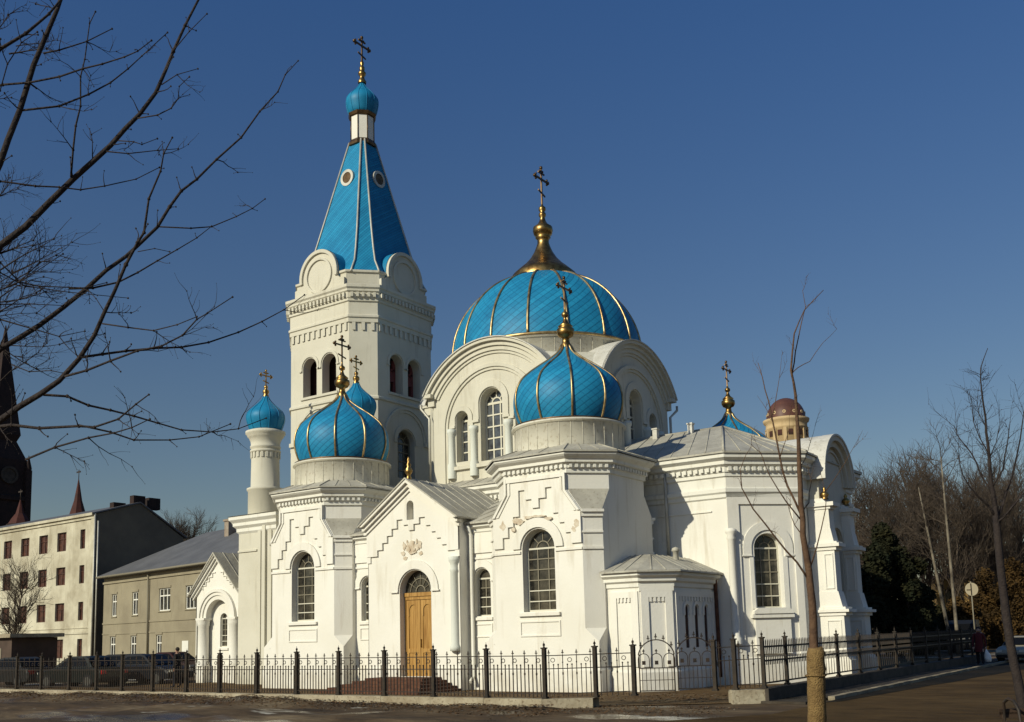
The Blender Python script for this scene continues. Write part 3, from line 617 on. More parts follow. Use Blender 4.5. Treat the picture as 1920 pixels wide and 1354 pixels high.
for k in range(1, 6):
    a = math.pi*k/6; fb.tube([fr.p(.12+.22*math.cos(a),3.6+.22*math.sin(a),-.32),fr.p(.12+.74*math.cos(a),3.6+.74*math.sin(a),-.32)], .016, 4)
fb.arch(fr,.12,3.6,.2,.235,-.34,-.3); fb.arch(fr,.12,3.6,.47,.495,-.34,-.3); fb.build('fanlight_bars', FRAMED, DR)
for grp in (((-.78,5.78,.2,.12),(-.62,5.70,.16,.10)),((-.3,5.86,.22,.06),(-.05,5.87,.2,.05),(.2,5.86,.2,.05)),((.5,5.76,.16,.07),),((-.93,5.5,.1,.1),),((-1.36,5.62,.13,.2),),((1.62,5.5,.14,.16),(1.5,5.32,.1,.12))):
    pl_ = MB()
    for q, (x,z,rx,rz) in enumerate(grp): patch(pl_, FS(XE, Y0), x, z, rx, rz, .079+.002*q)
    pl_.build('peeled_patch', PEEL, CH)
s_ = MB()
for k in range(5):
    z = .5-.1*k; q = .32*k; s_.box((PX-1.35-q, PY-1.15-q, z-.1), (PX+1.35+q*.72, PY-.061, z-.002 if k else z-.01), 0)
s_.build('entrance_steps', BRICK, CH)
# --- drum, central dome
DX, DY, DA, DW = -24.2, 37.75, 4.45, 3.12
dr = MB(); o8 = octo(DX, DY, DA, DA-DW); RA, ZA = 3.90, 10.46; half = math.asin(DW/RA)
segf = lambda r, n=28, h=None: [(r*math.sin(-h+2*h*k/n), ZA+r*math.cos(-h+2*h*k/n)) for k in range(n+1)]
frs = [FS(DX,DY-DA), FE(DX+DA,DY), Fr((DX,DY+DA,0),(-1,0,0),(0,1,0)), Fr((DX-DA,DY,0),(0,-1,0),(-1,0,0))]
for fi, fr in enumerate(frs):
    top = segf(RA, 28, half)[::-1]
    holes = [archpts(0,1.15,9.2,11.7),archpts(-1.55,.66,9.3,11.15),archpts(1.55,.66,9.3,11.15)]
    dr.pholes(fr, [(-DW,8.0),(DW,8.0)]+top, holes, 0, 0, .55)
    hh = math.asin(3.34/RA)
    for ra, rb, d in ((-.62,-.5,.06),(-.5,-.32,.13),(-.32,-.14,.22),(-.14,.0,.36)):
        dr.arch(fr, 0, ZA, RA+ra, RA+rb, -.02, d, 0, math.pi/2-hh, math.pi/2+hh, 30)
    for s in (-1, 1):
        x0 = s*RA*math.sin(hh); ze = ZA+RA*math.cos(hh)
        dr.fbox(fr, *sorted((s*3.0, x0)), ze-.55, ze-.2, -.3, .12); dr.fbox(fr, *sorted((s*3.0, x0+s*.06)), ze-.2, ze-.04, -.3, .36)
    for r1, r2, d in ((2.3,2.42,.06),(2.42,2.56,.12)):
        dr.arch(fr,0,10.75,r1,r2,-.02,d,0,0,math.pi,28)
        for s in (-1,1): dr.fbox(fr,*sorted((s*r1,s*r2)),8.3,10.75,-.02,d-.002)
    hood(dr, fr, 0, 11.7, .62, .92, .07, 0, .7, .1); hood(dr, fr, -1.55, 11.15, .36, .58, .06, 0, .25, .1); hood(dr, fr, 1.55, 11.15, .36, .58, .06, 0, .25, .1)
    dr.fbox(fr,-2.3,2.3,8.95,9.1,-.02,.14)
for k in (1,3,5,7): a,b = o8[k],o8[(k+1)%8]; dr.poly([(*a,8.0),(*b,8.0),(*b,12.45),(*a,12.45)])
dr.build('dome_drum', CREAM, CH)
for fi, fr in enumerate(frs):
    if fi < 2:
        window(CH, fr, 0, 9.2, 11.7, 1.15, .45, 3, 5, bw=.06, gm=GLASSL)
        window(CH, fr, -1.55, 9.3, 11.15, .66, .45, 2, 4, fan=False, bw=.05, gm=GLASSL); window(CH, fr, 1.55, 9.3, 11.15, .66, .45, 2, 4, fan=False, bw=.05, gm=GLASSL)
        for x in (-.9,.9,-2.1,2.1):
            c = MB(); p = fr.p(x,0,.06); c.lathe(p, [(.19,8.6),(.19,9.2),(.15,9.28),(.15,10.5),(.2,10.58),(.2,10.75),(.02,10.76)], 12); c.build('drum_column', PALE, CH)
    b = MB(); hh2 = math.asin(3.40/RA)
    p_ = [((RA+.03)*math.sin(-hh2+2*hh2*k/28), ZA+(RA+.03)*math.cos(-hh2+2*hh2*k/28)) for k in range(29)]
    b.band(fr, p_, .42, -2.6, 0, False); b.arch(fr,0,ZA,RA-.01,RA+.03,.30,.42,0,math.pi/2-hh2,math.pi/2+hh2,28); b.build('drum_gable_roof', ROOFL, CH)
b = MB(); s8 = octo(DX,DY,4.40,.88); lo_ = ring3(s8, 12.38); lo2 = ring3(s8, 12.45); hi = ring3(octo(DX,DY,4.1,1.7), 13.5); b.rings([lo_,lo2,hi]); b.build('drum_shoulder_roof', SHEET, CH)
b = MB(); b.lathe((DX,DY,0), [(4.25,12.6),(4.25,14.28),(4.36,14.3),(4.36,14.38),(4.0,14.4)], 64)
for k in range(48):
    a = 2*math.pi*k/48; b.tube([(DX+4.255*math.cos(a),DY+4.255*math.sin(a),12.6),(DX+4.255*math.cos(a),DY+4.255*math.sin(a),14.28)], .009, 4)
b.build('dome_base', SHEET, CH)
ZD, RD, HD = 14.36, 4.33, 4.08
prof = [(RD*math.cos(t), ZD+HD*math.sin(t)) for t in [math.pi/2*k/24 for k in range(24)]]; prof = [p for p in prof if p[0] > 1.0]
d = MB(); d.lathe((DX,DY,0), prof, 72); dome = d.build('main_dome', BLUE_D, CH, origin=(DX,DY,ZD))
ribs(dome, DX, DY, prof, 16, -math.pi/2, .056, RIB)
g = MB(); g.lathe((DX,DY,0), [(4.3,14.34),(4.42,14.36),(4.42,14.44),(4.3,14.5)], 64); g.build('dome_ring', RIB, dome)
g = MB(); g.lathe((DX,DY,0), [(1.52,18.18),(1.50,18.44),(1.20,18.72),(.90,18.98),(.64,19.27),(.45,19.58),(.34,19.84),(.27,20.05),(.27,20.24),(.36,20.32),(.30,20.38),(.42,20.47),(.47,20.65),(.45,20.82),(.24,20.98),(.16,21.13),(.11,21.3),(.17,21.4),(.17,21.5),(.1,21.58),(.17,21.68),(.16,21.8),(.06,21.9),(.04,22.0)], 24); g.build('dome_lantern', GOLD, dome)
x = MB(); cross(x, (DX,DY), 21.9, 1.88, .56, 0, .065); x.build('roof_cross', BRONZE, dome)
# --- bell tower
TX, TY, TA, TW = -35.64, 37.53, 3.03, 2.05
o8 = octo(TX, TY, TA, TA-TW); tw = MB(); tf = [FS(TX,TY-TA), FE(TX+TA,TY), Fr((TX,TY+TA,0),(-1,0,0),(0,1,0)), Fr((TX-TA,TY,0),(0,-1,0),(-1,0,0))]
for fr in tf:
    bel = [archpts(-.68,.98,14.05,15.55), archpts(.68,.98,14.05,15.55)]
    tw.pholes(fr, rect(-TW,TW,0,17.7), bel+[archpts(0,1.3,9.8,11.65)], 0, 0, .5)
    for x in (-.68,.68): hood(tw, fr, x, 15.55, .54, .82 if False else .67, .05, 0, .1, .06)
    tw.arch(fr,0,11.8,1.5,1.62,-.02,.1); tw.arch(fr,0,11.8,1.35,1.5,-.02,.05); hood(tw, fr, 0, 11.65, .7, .92, .05, 0, .1)
    for s in (-1,1): tw.fbox(fr,*sorted((s*1.36,s*TW)),11.6,11.8,-.02,.12)
    tw.fbox(fr,-1.3,1.3,13.92,14.04,-.02,.08)
for k in (1,3,5,7): a,b = o8[k],o8[(k+1)%8]; tw.poly([(*a,0),(*b,0),(*b,17.7),(*a,17.7)])
TWR = tw.build('bell_tower_wall', CREAM, CH)
c = MB(); c.cornice(o8, [(0,13.5),(.08,13.54),(.08,13.64),(0,13.72)]); c.build('string_course', CREAM, TWR); c = MB()
c.cornice(o8, [(0,17.36),(.07,17.38),(.07,17.58),(.13,17.62),(.13,17.72),(.05,17.78),(.05,18.4),(.12,18.44),(.12,18.56),(.15,18.58),(.15,18.86),(.22,18.92),(.22,19.02),(.29,19.1),(.29,19.24),(.06,19.34)])
c.dentils(o8, .05, 16.98, 17.37, .17, .19, .02); c.dentils(o8, .15, 18.62, 18.84, .13, .12, .12)
c.cornice(octo(TX,TY,TA-.12,1.16), [(0,19.2),(0,20.0),(.08,20.05),(.08,20.16),(-.5,20.3)])
c.build('bell_tower_cornice', CREAM, TWR)
c = MB(); c.cornice(octo(TX,TY,TA+.16,TA-TW), [(0,0),(0,9.0),(-.16,9.2)]); c.build('bell_tower_plinth', CREAM, TWR)
for i, fr in enumerate(tf):
    k = MB(); R1, zc = 1.32, 20.22
    pr = [(-1.75,19.2),(1.75,19.2),(1.75,19.75),(1.45,19.8)]+[(R1*math.cos(t),zc+R1*math.sin(t)) for t in [-.2+ (math.pi+.4)*q/28 for q in range(29)]]+[(-1.45,19.8),(-1.75,19.75)]
    k.prism(fr, pr, -.5, .02); k.arch(fr,0,zc,.80,.92,0,.10,0,0,2*math.pi,36); k.arch(fr,0,zc,1.16,1.33,0,.12,0,-.2,math.pi+.2,30); k.build('tower_kokoshnik', CREAM, TWR)
    r = MB(); rr = [((R1+.03)*math.cos(t),zc+(R1+.03)*math.sin(t)) for t in [-.2+(math.pi+.4)*q/24 for q in range(25)]]; r.band(fr, rr, -.05, -1.9, 0, False); r.pholes(fr, rr, (), -1.9); r.build('kokoshnik_roof', BLUE_T, TWR)
    v = MB(); v.fbox(fr,-2.3,2.3,13.9,16.4,-.9,-.85); v.build('belfry_interior', VOID, TWR)
    if i < 2:
        for x in (-.68,.68):
            bl = MB(); p = fr.p(x+.22,0,-.62); bl.lathe(p, [(.22,14.75),(.17,14.95),(.13,15.25),(.05,15.35)], 10); bl.fbox(fr,x+.12,x+.49,15.35,15.45,-.8,-.5); bl.fbox(fr,x+.3,x+.49,14.05,15.9,-.62,-.5); bl.build('bell', BELL, TWR)
        window(CH, fr, 0, 9.8, 11.65, 1.3, .4, 3, 4, bw=.05, fm=FRAMED, gm=GLASS)
SX = TX+.17
sp = MB(); LVs = [(20.05,2.80,1.0),(20.35,2.64,.9),(20.8,2.40,.72),(21.6,2.16,.62),(22.8,1.86,.51),(28.42,.55,.14)]
sp.rings([ring3(octo(SX,TY,a,l),z) for z,a,l in LVs]); SP = sp.build('spire', BLUE_S, CH, origin=(SX,TY,20))
for k in range(8):
    e_ = MB(); e_.tube([Vector((*octo(SX,TY,a+.02,l)[k],z)) for z,a,l in LVs], .05, 6); e_.build('rib', RIBW, SP)
for i, fr in enumerate(tf):
    zc = 26.1; az = 1.88-(zc-22.8)/5.62*1.33; d0 = az-TA; f = Fr(fr.o+fr.n*d0+Vector((SX-TX,0,0)), fr.u, fr.n)
    q = MB(); q.arch(f,0,zc,.30,.45,-.2,.12,0,0,2*math.pi,24); ob = q.build('oculus_window', RIBW, SP)
    q = MB(); q.pholes(f, [(.31*math.cos(t),zc+.31*math.sin(t)) for t in [2*math.pi*j/20 for j in range(20)]], (), .09)
    q.build('glass', BRONZE, ob)
ln_ = MB(); ln_.rings([ring3(octo(SX,TY,a,a*.586),z) for z,a in ((28.4,.6),(30.0,.6))]); 
LT = ln_.build('spire_lantern', WHITE, CH)
q = MB(); q.rings([ring3(octo(SX,TY,a,a*.586),z) for z,a in ((28.16,.56),(28.22,.70),(28.34,.72),(28.46,.66),(28.54,.61),(28.6,.5))]); q.rings([ring3(octo(SX,TY,a,a*.586),z) for z,a in ((29.85,.6),(29.9,.68),(30.05,.74),(30.15,.55))])
for k in range(8): p = octo(SX,TY,.61,.61*.586)[k]; q.tube([(*p,28.5),(*p,29.85)], .03, 4)
q.build('lantern_ring', BRONZE, LT)
def little_onion(name, cx, cy, z, s, par, nf=24, hz=1.0):
    p = smooth_prof([(.70*s,z),(.80*s,z+.12*s),(.93*s,z+.5*s),(.95*s,z+.72*s),(.88*s,z+.92*s),(.70*s,z+1.12*s),(.44*s,z+1.35*s),(.24*s,z+1.56*s),(.13*s,z+1.78*s)])
    p = [(q, z+(zz-z)*hz) for q, zz in p]
    m_ = MB(); m_.lathe((cx,cy,0), p, nf); o = m_.build(name, BLUE_T, par)
    for k in range(12):
        a = 2*math.pi*k/12; t = MB(); t.tube([(cx+(q+.004)*math.cos(a),cy+(q+.004)*math.sin(a),zz) for q,zz in p], .018*s, 4); t.build('seam', BLUE_T, o)
    return o
lo_o = little_onion('lantern_onion', SX, TY, 30.05, .93, CH, hz=1.18)
q = MB(); q.lathe((SX,TY,31.95), [(.22,0),(.24,.1),(.15,.25),(.12,.4),(.2,.5),(.22,.62),(.12,.72),(.15,.82),(.14,.95),(.07,1.05),(.11,1.15),(.1,1.25),(.04,1.35)], 12); q.build('finial', GOLD, lo_o)
q = MB(); cross(q, (SX,TY), 33.05, 1.6, .6, 0, .07); q.build('roof_cross', BRONZE, lo_o)
# --- narthex, stair turrets
nx = MB(); NB = [(-37.5,31.2),(-32.2,31.2),(-32.2,44.3),(-37.5,44.3)]
for k in range(4): a,b = NB[k],NB[(k+1)%4]; nx.poly([(*a,0),(*b,0),(*b,7.6),(*a,7.6)])
FB = [(-36.78,33.0),(-36.78,30.5),(-34.25,30.5),(-34.25,31.0),(-32.0,31.0)]
loops = [ring3(FB,0), ring3(FB,7.6)]; nx.rings(loops,0,False,False)
fr = FS(0,30.5)
for a,b,d in ((-35.42,-35.22,.06),(-35.08,-34.86,.12),(-34.72,-34.5,.06),(-34.44,-34.25,.02)): nx.fbox(fr,a,b,0,7.2,-.01,d)
nx.fbox(fr,-36.78,-35.5,6.0,6.08,-.01,.06); nx.cornice(FB[:4],[(0,0),(.06,.01),(.06,.8),(0,.85)],0,False)
nx.build('narthex_wall', CREAM, CH)
c = MB(); c.cornice(FB, [(0,6.85),(.08,6.95),(.08,7.1),(.2,7.22),(.2,7.36),(.34,7.5),(.34,7.66)], 0, False); c.cornice(NB, [(0,7.2),(.2,7.3),(.3,7.5),(.3,7.6)]); c.build('narthex_cornice', TRIM, CH)
r = MB(); e = ring3(offset(FB,.40,False),7.67); r.poly([e[0],e[1],e[2],e[3],e[4],Vector((-32,33.2,8.2)),Vector((-36.7,33.2,8.2))])
e = ring3(offset(NB,.36),7.62); r.poly([e[0],e[1],Vector((-33,36,8.9)),Vector((-37,36,8.9))]); r.poly([e[1],e[2],Vector((-33,39,8.9)),Vector((-33,36,8.9))]); r.poly([e[2],e[3],Vector((-37,39,8.9)),Vector((-33,39,8.9))]); r.poly([e[3],e[0],Vector((-37,36,8.9)),Vector((-37,39,8.9))])
r.build('narthex_roof', ROOF, CH)
def turret(cx, cy):
    t = MB(); t.lathe((cx,cy,0), [(.80,6.5),(.80,9.0),(.86,9.04),(.86,9.14),(.68,9.2),(.66,10.6),(.66,11.05),(.72,11.1),(.72,11.18),(.68,11.22),(.70,11.4),(.78,11.58),(.86,11.66),(.86,11.72),(.94,11.78),(.94,11.9),(.7,11.98)], 28)
    for k in range(20):
        a = 2*math.pi*k/20; f = Fr((cx+.65*math.cos(a),cy+.65*math.sin(a),0),(-math.sin(a),math.cos(a),0),(math.cos(a),math.sin(a),0)); t.fbox(f,-.055,.055,10.6,10.86,-.02,.055)
    t.lathe((cx,cy,0), [(.66,10.86),(.72,10.88),(.72,10.98),(.66,11.0)], 28); t.build('stair_turret', CREAM, CH)
    o = little_onion('turret_onion', cx, cy, 11.94, .97, CH)
    q = MB(); q.lathe((cx,cy,13.6), [(.13,0),(.15,.1),(.10,.16),(.16,.26),(.15,.36),(.05,.44),(.1,.5),(.09,.58),(.03,.64)], 12); q.build('finial', GOLD, o)
    q = MB(); cross(q, (cx,cy), 14.1, .85, .36, 0, .045); q.build('roof_cross', GOLD, o)
turret(-36.72, 32.0); turret(-31.68, 33.0)
# --- small gabled chapel on the narthex's left
fr = FS(-39.1,31.2); c = MB(); W2 = 1.62
c.pholes(fr, [(-W2,0),(W2,0),(W2,4.4),(0,6.1),(-W2,4.4)], [archpts(.02,.52,1.7,3.05,10)], -.35, 0, .2)
for s in (-1,1):
    c.fbox(fr,*sorted((s*.86,s*1.42)),0,.8,-.36,.12)
    c.fbox(Fr(fr.o+fr.u*s*W2,(0,s,0),(s,0,0)), 0 if s>0 else -2.6, 2.6 if s>0 else 0, 0, 4.4, -.05, 0)
c.arch(fr,0,3.1,.86,1.06,-.36,0.02); c.arch(fr,0,3.1,1.06,1.22,-.36,.08); c.arch(fr,0,3.1,1.22,1.36,-.36,.14)
stp = [(-W2,3.4),(-1.4,3.4),(-1.36,3.55)]+[(-1.36+.02,3.6),(-1.1,4.1)]
g_ = [(-1.36*math.cos(t), 3.1+1.36*math.sin(t)) for t in [math.pi*k/20 for k in range(21)]]
c.pholes(fr, [(-W2,3.1)]+g_+[(W2,3.1),(W2,4.4),(0,6.1),(-W2,4.4)], (), 0.0)
for k in range(4):
    for s in (-1,1): c.fbox(fr, *sorted((s*(.18+.24*k), s*(.42+.24*k))), 5.24-.2*k, 5.29-.2*k, -.01, .05); c.fbox(fr, *sorted((s*(.38+.24*k), s*(.42+.24*k))), 5.04-.2*k, 5.24-.2*k, -.01, .05)
for s in (-1,1):
    for d1,za,zb in ((.1,-.32,-.18),(.2,-.18,-.04),(.3,-.04,.06)):
        P = [(0,6.12+za),(s*(W2+.15),4.28+za),(s*(W2+.15),4.28+zb),(0,6.12+zb)]; c.prism(fr, P if s < 0 else P[::-1], -.02, d1)
    for z0,z1,q in ((3.0,3.1,.06),): c.fbox(fr,*sorted((s*.82,s*1.45)),z0,z1,-.36,.16)
c.fbox(fr,-.35,.4,1.55,1.65,-.36,-.28); c.fbox(fr,-.4,.45,.8,.9,-.36,-.3)
CP = c.build('chapel', WHITE, CH)
for s in (-1,1):
    q = MB(); q.lathe(fr.p(s*1.14,0,-.08), [(.30,.8),(.30,.95),(.26,1.0),(.26,2.7),(.30,2.76),(.30,2.84),(.33,3.0)], 16); q.build('chapel_column', WHITE, CP)
window(CH, fr, .02, 1.7, 3.05, .52, .5, 2, 5, fan=False, bw=.03, fw=.045, bm=FRAMED)
r = MB()
for s in (-1,1):
    q = [fr.p(s*(W2+.28),4.2,.34),fr.p(0,6.22,.34),fr.p(0,6.22,-3.2),fr.p(s*(W2+.28),4.2,-3.2)]; r.poly(q); q2=[p-Vector((0,0,.08)) for p in q]; r.poly(q2); r.poly([q[0],q[1],q2[1],q2[0]]); r.poly([q[0],q2[0],q2[3],q[3]]); seams(r,q[0],q[3],q[2],q[1],6)
r.build('chapel_roof', ROOF, CP)
# --- drain pipes
def pipe(pts, r=.06, m=FRAMED):
    t = MB(); t.tube(pts, r, 8); return t.build('drain_pipe', m, CH)
pipe([(-21.78,28.35,5.85),(-21.78,28.55,5.5),(-21.78,28.55,.5),(-21.75,28.3,.3)], .065, TRIM)
pipe([(-14.2,32.55,3.7),(-14.2,32.6,.3)], .07, BRICK)
pipe([(-15.95,32.55,7.8),(-15.95,32.6,4.6)], .06, RIBW)
pipe([(DX-3.75,DY-DA-.1,12.1),(DX-3.75,DY-DA-.1,11.9),(DX-3.3,DY-DA-.08,11.4),(DX-3.3,DY-DA-.08,8.6)], .06, RIBW)
pipe([(DX+DA+.2,DY+3.75,12.2),(DX+DA+.2,DY+3.75,12.0),(DX+DA+.08,DY+3.25,11.6),(DX+DA+.08,DY+3.25,8.8)], .06, RIBW)

# ================================================================== FENCES
def xat(px, y, z=0.25):
    p = at(px, PPY, 1.0)-Vector((0,0,EYE)); return p.x/p.y*y
GZ = 0.25
def post(mb, x, y, z, h=1.4, w=.05, ux=(1,0)):
    f = Fr((x,y,z),(ux[0],ux[1],0),(ux[1],-ux[0],0)); mb.fbox(f,-w,w,0,h*.90,-w,w); mb.fbox(f,-w*1.4,w*1.4,h*.9,h*.925,-w*1.4,w*1.4); mb.fbox(f,-w*1.5,w*1.5,0,.05,-w*1.5,w*1.5)
    c = f.p(0,h*.925,0); mb.lathe(c,[(w*.7,0),(w*.35,.03),(w*.75,.06),(w*.6,.09),(w*.15,.12),(.004,.17)],8)
def spear(mb, f, a, z, s=1.0):
    mb.fbox(f,a-.008,a+.008,z,z+.10*s,-.008,.008); mb.fbox(f,a-.03*s,a+.03*s,z+.05*s,z+.075*s,-.012,.012); mb.lathe(f.p(a,z+.07*s,0),[(.004,0),(.017*s,.02*s),(.016*s,.035*s),(.002,.075*s)],5)
def panel(mb, p, q, zp, zq, n=None, h=1.10):
    """wrought panel: three rails, thin pickets, every second one tall with a bud"""
    a = Vector((p[0],p[1],zp)); b = Vector((q[0],q[1],zq)); t = b-a; Ln = math.hypot(t.x,t.y); u = Vector((t.x,t.y,0)).normalized(); f = Fr((a.x,a.y,0),u,(u.y,-u.x,0))
    n = n or max(3, round(Ln/.125)); zz = lambda x: zp+(zq-zp)*x/Ln
    def rail(hh, w):
        for k in range(4):
            x0, x1 = .04+(Ln-.08)*k/4, .04+(Ln-.08)*(k+1)/4; mb.fbox(f,x0,x1,zz(x0)+hh-w,zz(x0)+hh+w,-w,w)
    rail(h,.012); rail(.76,.012); rail(.12,.012)
    for k in range(1, n):
        x = Ln*k/n; z = zz(x)
        tall = k % 3 == 1
        mb.fbox(f,x-.011,x+.011,z+.03,z+(h if tall else .86),-.011,.011)
        if tall:
            spear(mb, f, x, z+h, 1.1)
            mb.ball(f.p(x,z+.92,0),.022,0,5)
            mb.fbox(f,x-.02,x+.02,z+.60,z+.66,-.014,.014)
        else: mb.ball(f.p(x,z+.86,0),.024,0,5)
    for k in range(n//3):
        x = Ln*(k+.5)/(n//3); mb.arch(f,x,zz(x)+.98,.045,.062,-.006,.006,0,0,2*math.pi,10)
pxs = [44,89,140,190,237,293,355,416,484,557,634,718,808,905.5,1012]
PTS = [(xat(p,22.0),22.0,GZ) for p in pxs]
PTS = [(-52.6,22.4,GZ),(-49.0,22.3,GZ),(-45.4,22.2,GZ),(-42.4,22.1,GZ)]+PTS+[(-13.35,22.7,.26)]
FN = thing('iron_fence', (PTS[10][0],22,GZ), 'black wrought iron fence with finialed posts on a low stone kerb before the white facade', 'fence')
for i, (x,y,z) in enumerate(PTS):
    mb = MB(); post(mb, x, y, z, 1.42, .048); mb.build('fence_post', IRONP, FN)
    if i+1 < len(PTS): mb = MB(); panel(mb, PTS[i], PTS[i+1], z, PTS[i+1][2]); mb.build('fence_panel', IRON, FN)
g1 = (-12.55,23.3,.27); g2 = (-10.4,24.8,.36); g3 = (-9.8,25.25,.38)
mb = MB(); panel(mb, PTS[-1], g1, .26, .27, 7); mb.build('fence_panel', IRON, FN)
mb = MB(); post(mb, *g1, 1.42, .05); mb.build('fence_post', IRONP, FN)
KB = MB()
for i in range(len(PTS)-1):
    a, b = PTS[i], PTS[i+1]; KB.rings([[Vector((a[0],a[1]-.16,-.1)),Vector((b[0]-.012,b[1]-.16,-.1))],[Vector((a[0],a[1]-.16,GZ-.004)),Vector((b[0]-.012,b[1]-.16,GZ-.004))],[Vector((a[0],a[1]+.16,GZ-.004)),Vector((b[0]-.012,b[1]+.16,GZ-.004))],[Vector((a[0],a[1]+.16,-.1)),Vector((b[0]-.012,b[1]+.16,-.1))]],0,False,False)
KB.build('stone_base', STONE, FN)
# double gate
ge = (g1[0]+(g2[0]-g1[0])*.0, ); GT = thing('iron_gate', g1, 'arched double iron gate with scrolled tops at the corner of the churchyard', 'gate')
def leaf(p, q):
    mb = MB(); a = Vector(p); b = Vector(q); u = Vector((b.x-a.x,b.y-a.y,0)); Ln = u.length; u.normalize(); f = Fr((a.x,a.y,(a.z+b.z)/2),u,(u.y,-u.x,0)); w = Ln-.06; r = (w*w/4+.38*.38)/(2*.38); cz = 1.40-r; h = math.asin(w/2/r)
    mb.arch(f,Ln/2,cz,r-.014,r+.014,-.014,.014,0,math.pi/2-h,math.pi/2+h,18)
    mb.fbox(f,.03,.06,.05,1.04,-.018,.018); mb.fbox(f,Ln-.06,Ln-.03,.05,1.04,-.018,.018); mb.fbox(f,.06,Ln-.06,.66,.685,-.012,.012); mb.fbox(f,.06,Ln-.06,.08,.105,-.012,.012); mb.fbox(f,.06,Ln-.06,.355,.37,-.008,.008)
    n = 9
    for k in range(1,n): x = Ln*k/n; mb.fbox(f,x-.008,x+.008,.1,.66,-.008,.008)
    for k in range(3):
        x = Ln*(k+.5)/3; mb.arch(f,x,.90,.135,.155,-.01,.01,0,0,math.pi,10)
        for s in (-1,1): mb.fbox(f,x+s*.145-.01,x+s*.145+.01,.68,.9,-.01,.01)
        mb.fbox(f,x-.045,x+.045,.76,.86,-.008,.008); mb.fbox(f,x-.012,x+.012,1.05,1.16,-.012,.012); mb.fbox(f,x-.03,x+.03,1.10,1.13,-.014,.014)
    for k in range(5):
        x = Ln*(k+.5)/5; z = cz+math.sqrt(r*r-(x-Ln/2)**2); spear(mb,f,x,z,1.2)
    return mb.build('gate_leaf', IRON, GT)
mid = tuple((g1[k]+g2[k])/2 for k in range(3)); i1 = tuple(g1[k]+(g2[k]-g1[k])*.04 for k in range(3)); i2 = tuple(g1[k]+(g2[k]-g1[k])*.80 for k in range(3)); m_ = tuple((i1[k]+i2[k])/2 for k in range(3))
leaf(i1, m_); leaf(m_, i2)
mb = MB(); post(mb, *i2, 1.42, .05); mb.build('gate_post', IRONP, GT)
# street fence
SFN = thing('iron_fence', (-9.8,25.25,.38), 'heavy two-railed iron fence with short spikes running along the shaded street pavement', 'fence')
ys = [25.25,27.05,31.6,33.9,36.8,39.0,41.0,43.1,45,47,49,51,53]
ys = [25.25,26.95,29.2,31.5,33.8,36.1,38.4,40.7,43,45.3,47.6,49.9,52.2,54.5]
f = lambda y: Fr((-9.8,y,.38),(0,1,0),(1,0,0))
mb = MB(); panel(mb, i2, g2, i2[2], g2[2], 4); panel(mb, g2, g3, g2[2], g3[2], 6); mb.build('fence_panel', IRON, SFN)
mb = MB(); post(mb, *g2, 1.42, .05); mb.build('fence_post', IRONP, SFN)
for i, y in enumerate(ys):
    mb = MB(); post(mb, -9.8, y, .38, 1.42, .046); mb.build('fence_post', IRONP, SFN)
    if i+1 < len(ys):
        mb = MB(); Ln = ys[i+1]-y; fr = f(y); mb.fbox(fr,.06,Ln-.06,1.03,1.08,-.024,.024); mb.fbox(fr,.06,Ln-.06,.67,.715,-.024,.024); mb.fbox(fr,.06,Ln-.06,.1,.14,-.02,.02)
        n = round(Ln/.13)
        for k in range(1,n): x = Ln*k/n; mb.fbox(fr,x-.011,x+.011,.86,1.2,-.011,.011); mb.lathe(fr.p(x,1.2,0),[(.016,0),(.002,.06)],5); mb.fbox(fr,x-.011,x+.011,.58,.80,-.011,.011)
        for k in range(1,n,2): x = Ln*k/n; mb.fbox(fr,x-.008,x+.008,.14,.60,-.008,.008)
        mb.build('fence_panel', IRON, SFN)
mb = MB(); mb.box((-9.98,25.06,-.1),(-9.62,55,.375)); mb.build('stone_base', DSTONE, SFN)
mb = MB(); u = Vector((g3[0]-g2[0],g3[1]-g2[1],0)).normalized(); fr = Fr((g2[0],g2[1],0),u,(u.y,-u.x,0)); mb.fbox(fr,-.15,.82,-.1,.352,-.2,.2); mb.build('end_block', STONE, SFN)

# ================================================================== BARE TREES
def wig(pts, k, s):
    """resample a polyline with slight kinks"""
    out = []
    for i in range(len(pts)-1):
        for j in range(k): out.append(pts[i].lerp(pts[i+1], j/k)+Vector((random.gauss(0,s),random.gauss(0,s),random.gauss(0,s)))*(0 if (i==0 and j==0) else 1))
    out.append(pts[-1]); return out
def twig(mb, p, d, L_, r, lev, n=4, up=.15):
    pts = [p]; q = p.copy(); d = d.normalized(); k = 4
    for i in range(k):
        d = (d+Vector((random.gauss(0,.14),random.gauss(0,.14),random.gauss(0.02,.14)))).normalized(); q = q+d*L_/k; pts.append(q.copy())
    mb.tube(pts, [r*(1-.65*i/k) for i in range(k+1)], n, cap=False)
    if r < .012: mb.ball(pts[-1], r*1.5, 0, 4)
    if lev > 0:
        for i in range(1, k+1):
            for _ in range(2 if lev > 1 else random.choice((1,1,2))):
                a = random.uniform(0, 6.28); s = d.orthogonal().normalized(); s.rotate(__import__('mathutils').Quaternion(d, a))
                twig(mb, pts[i], d*.75+s*random.uniform(.5,.9)+Vector((0,0,up)), L_*random.uniform(.35,.6), r*.5, lev-1, n, up)
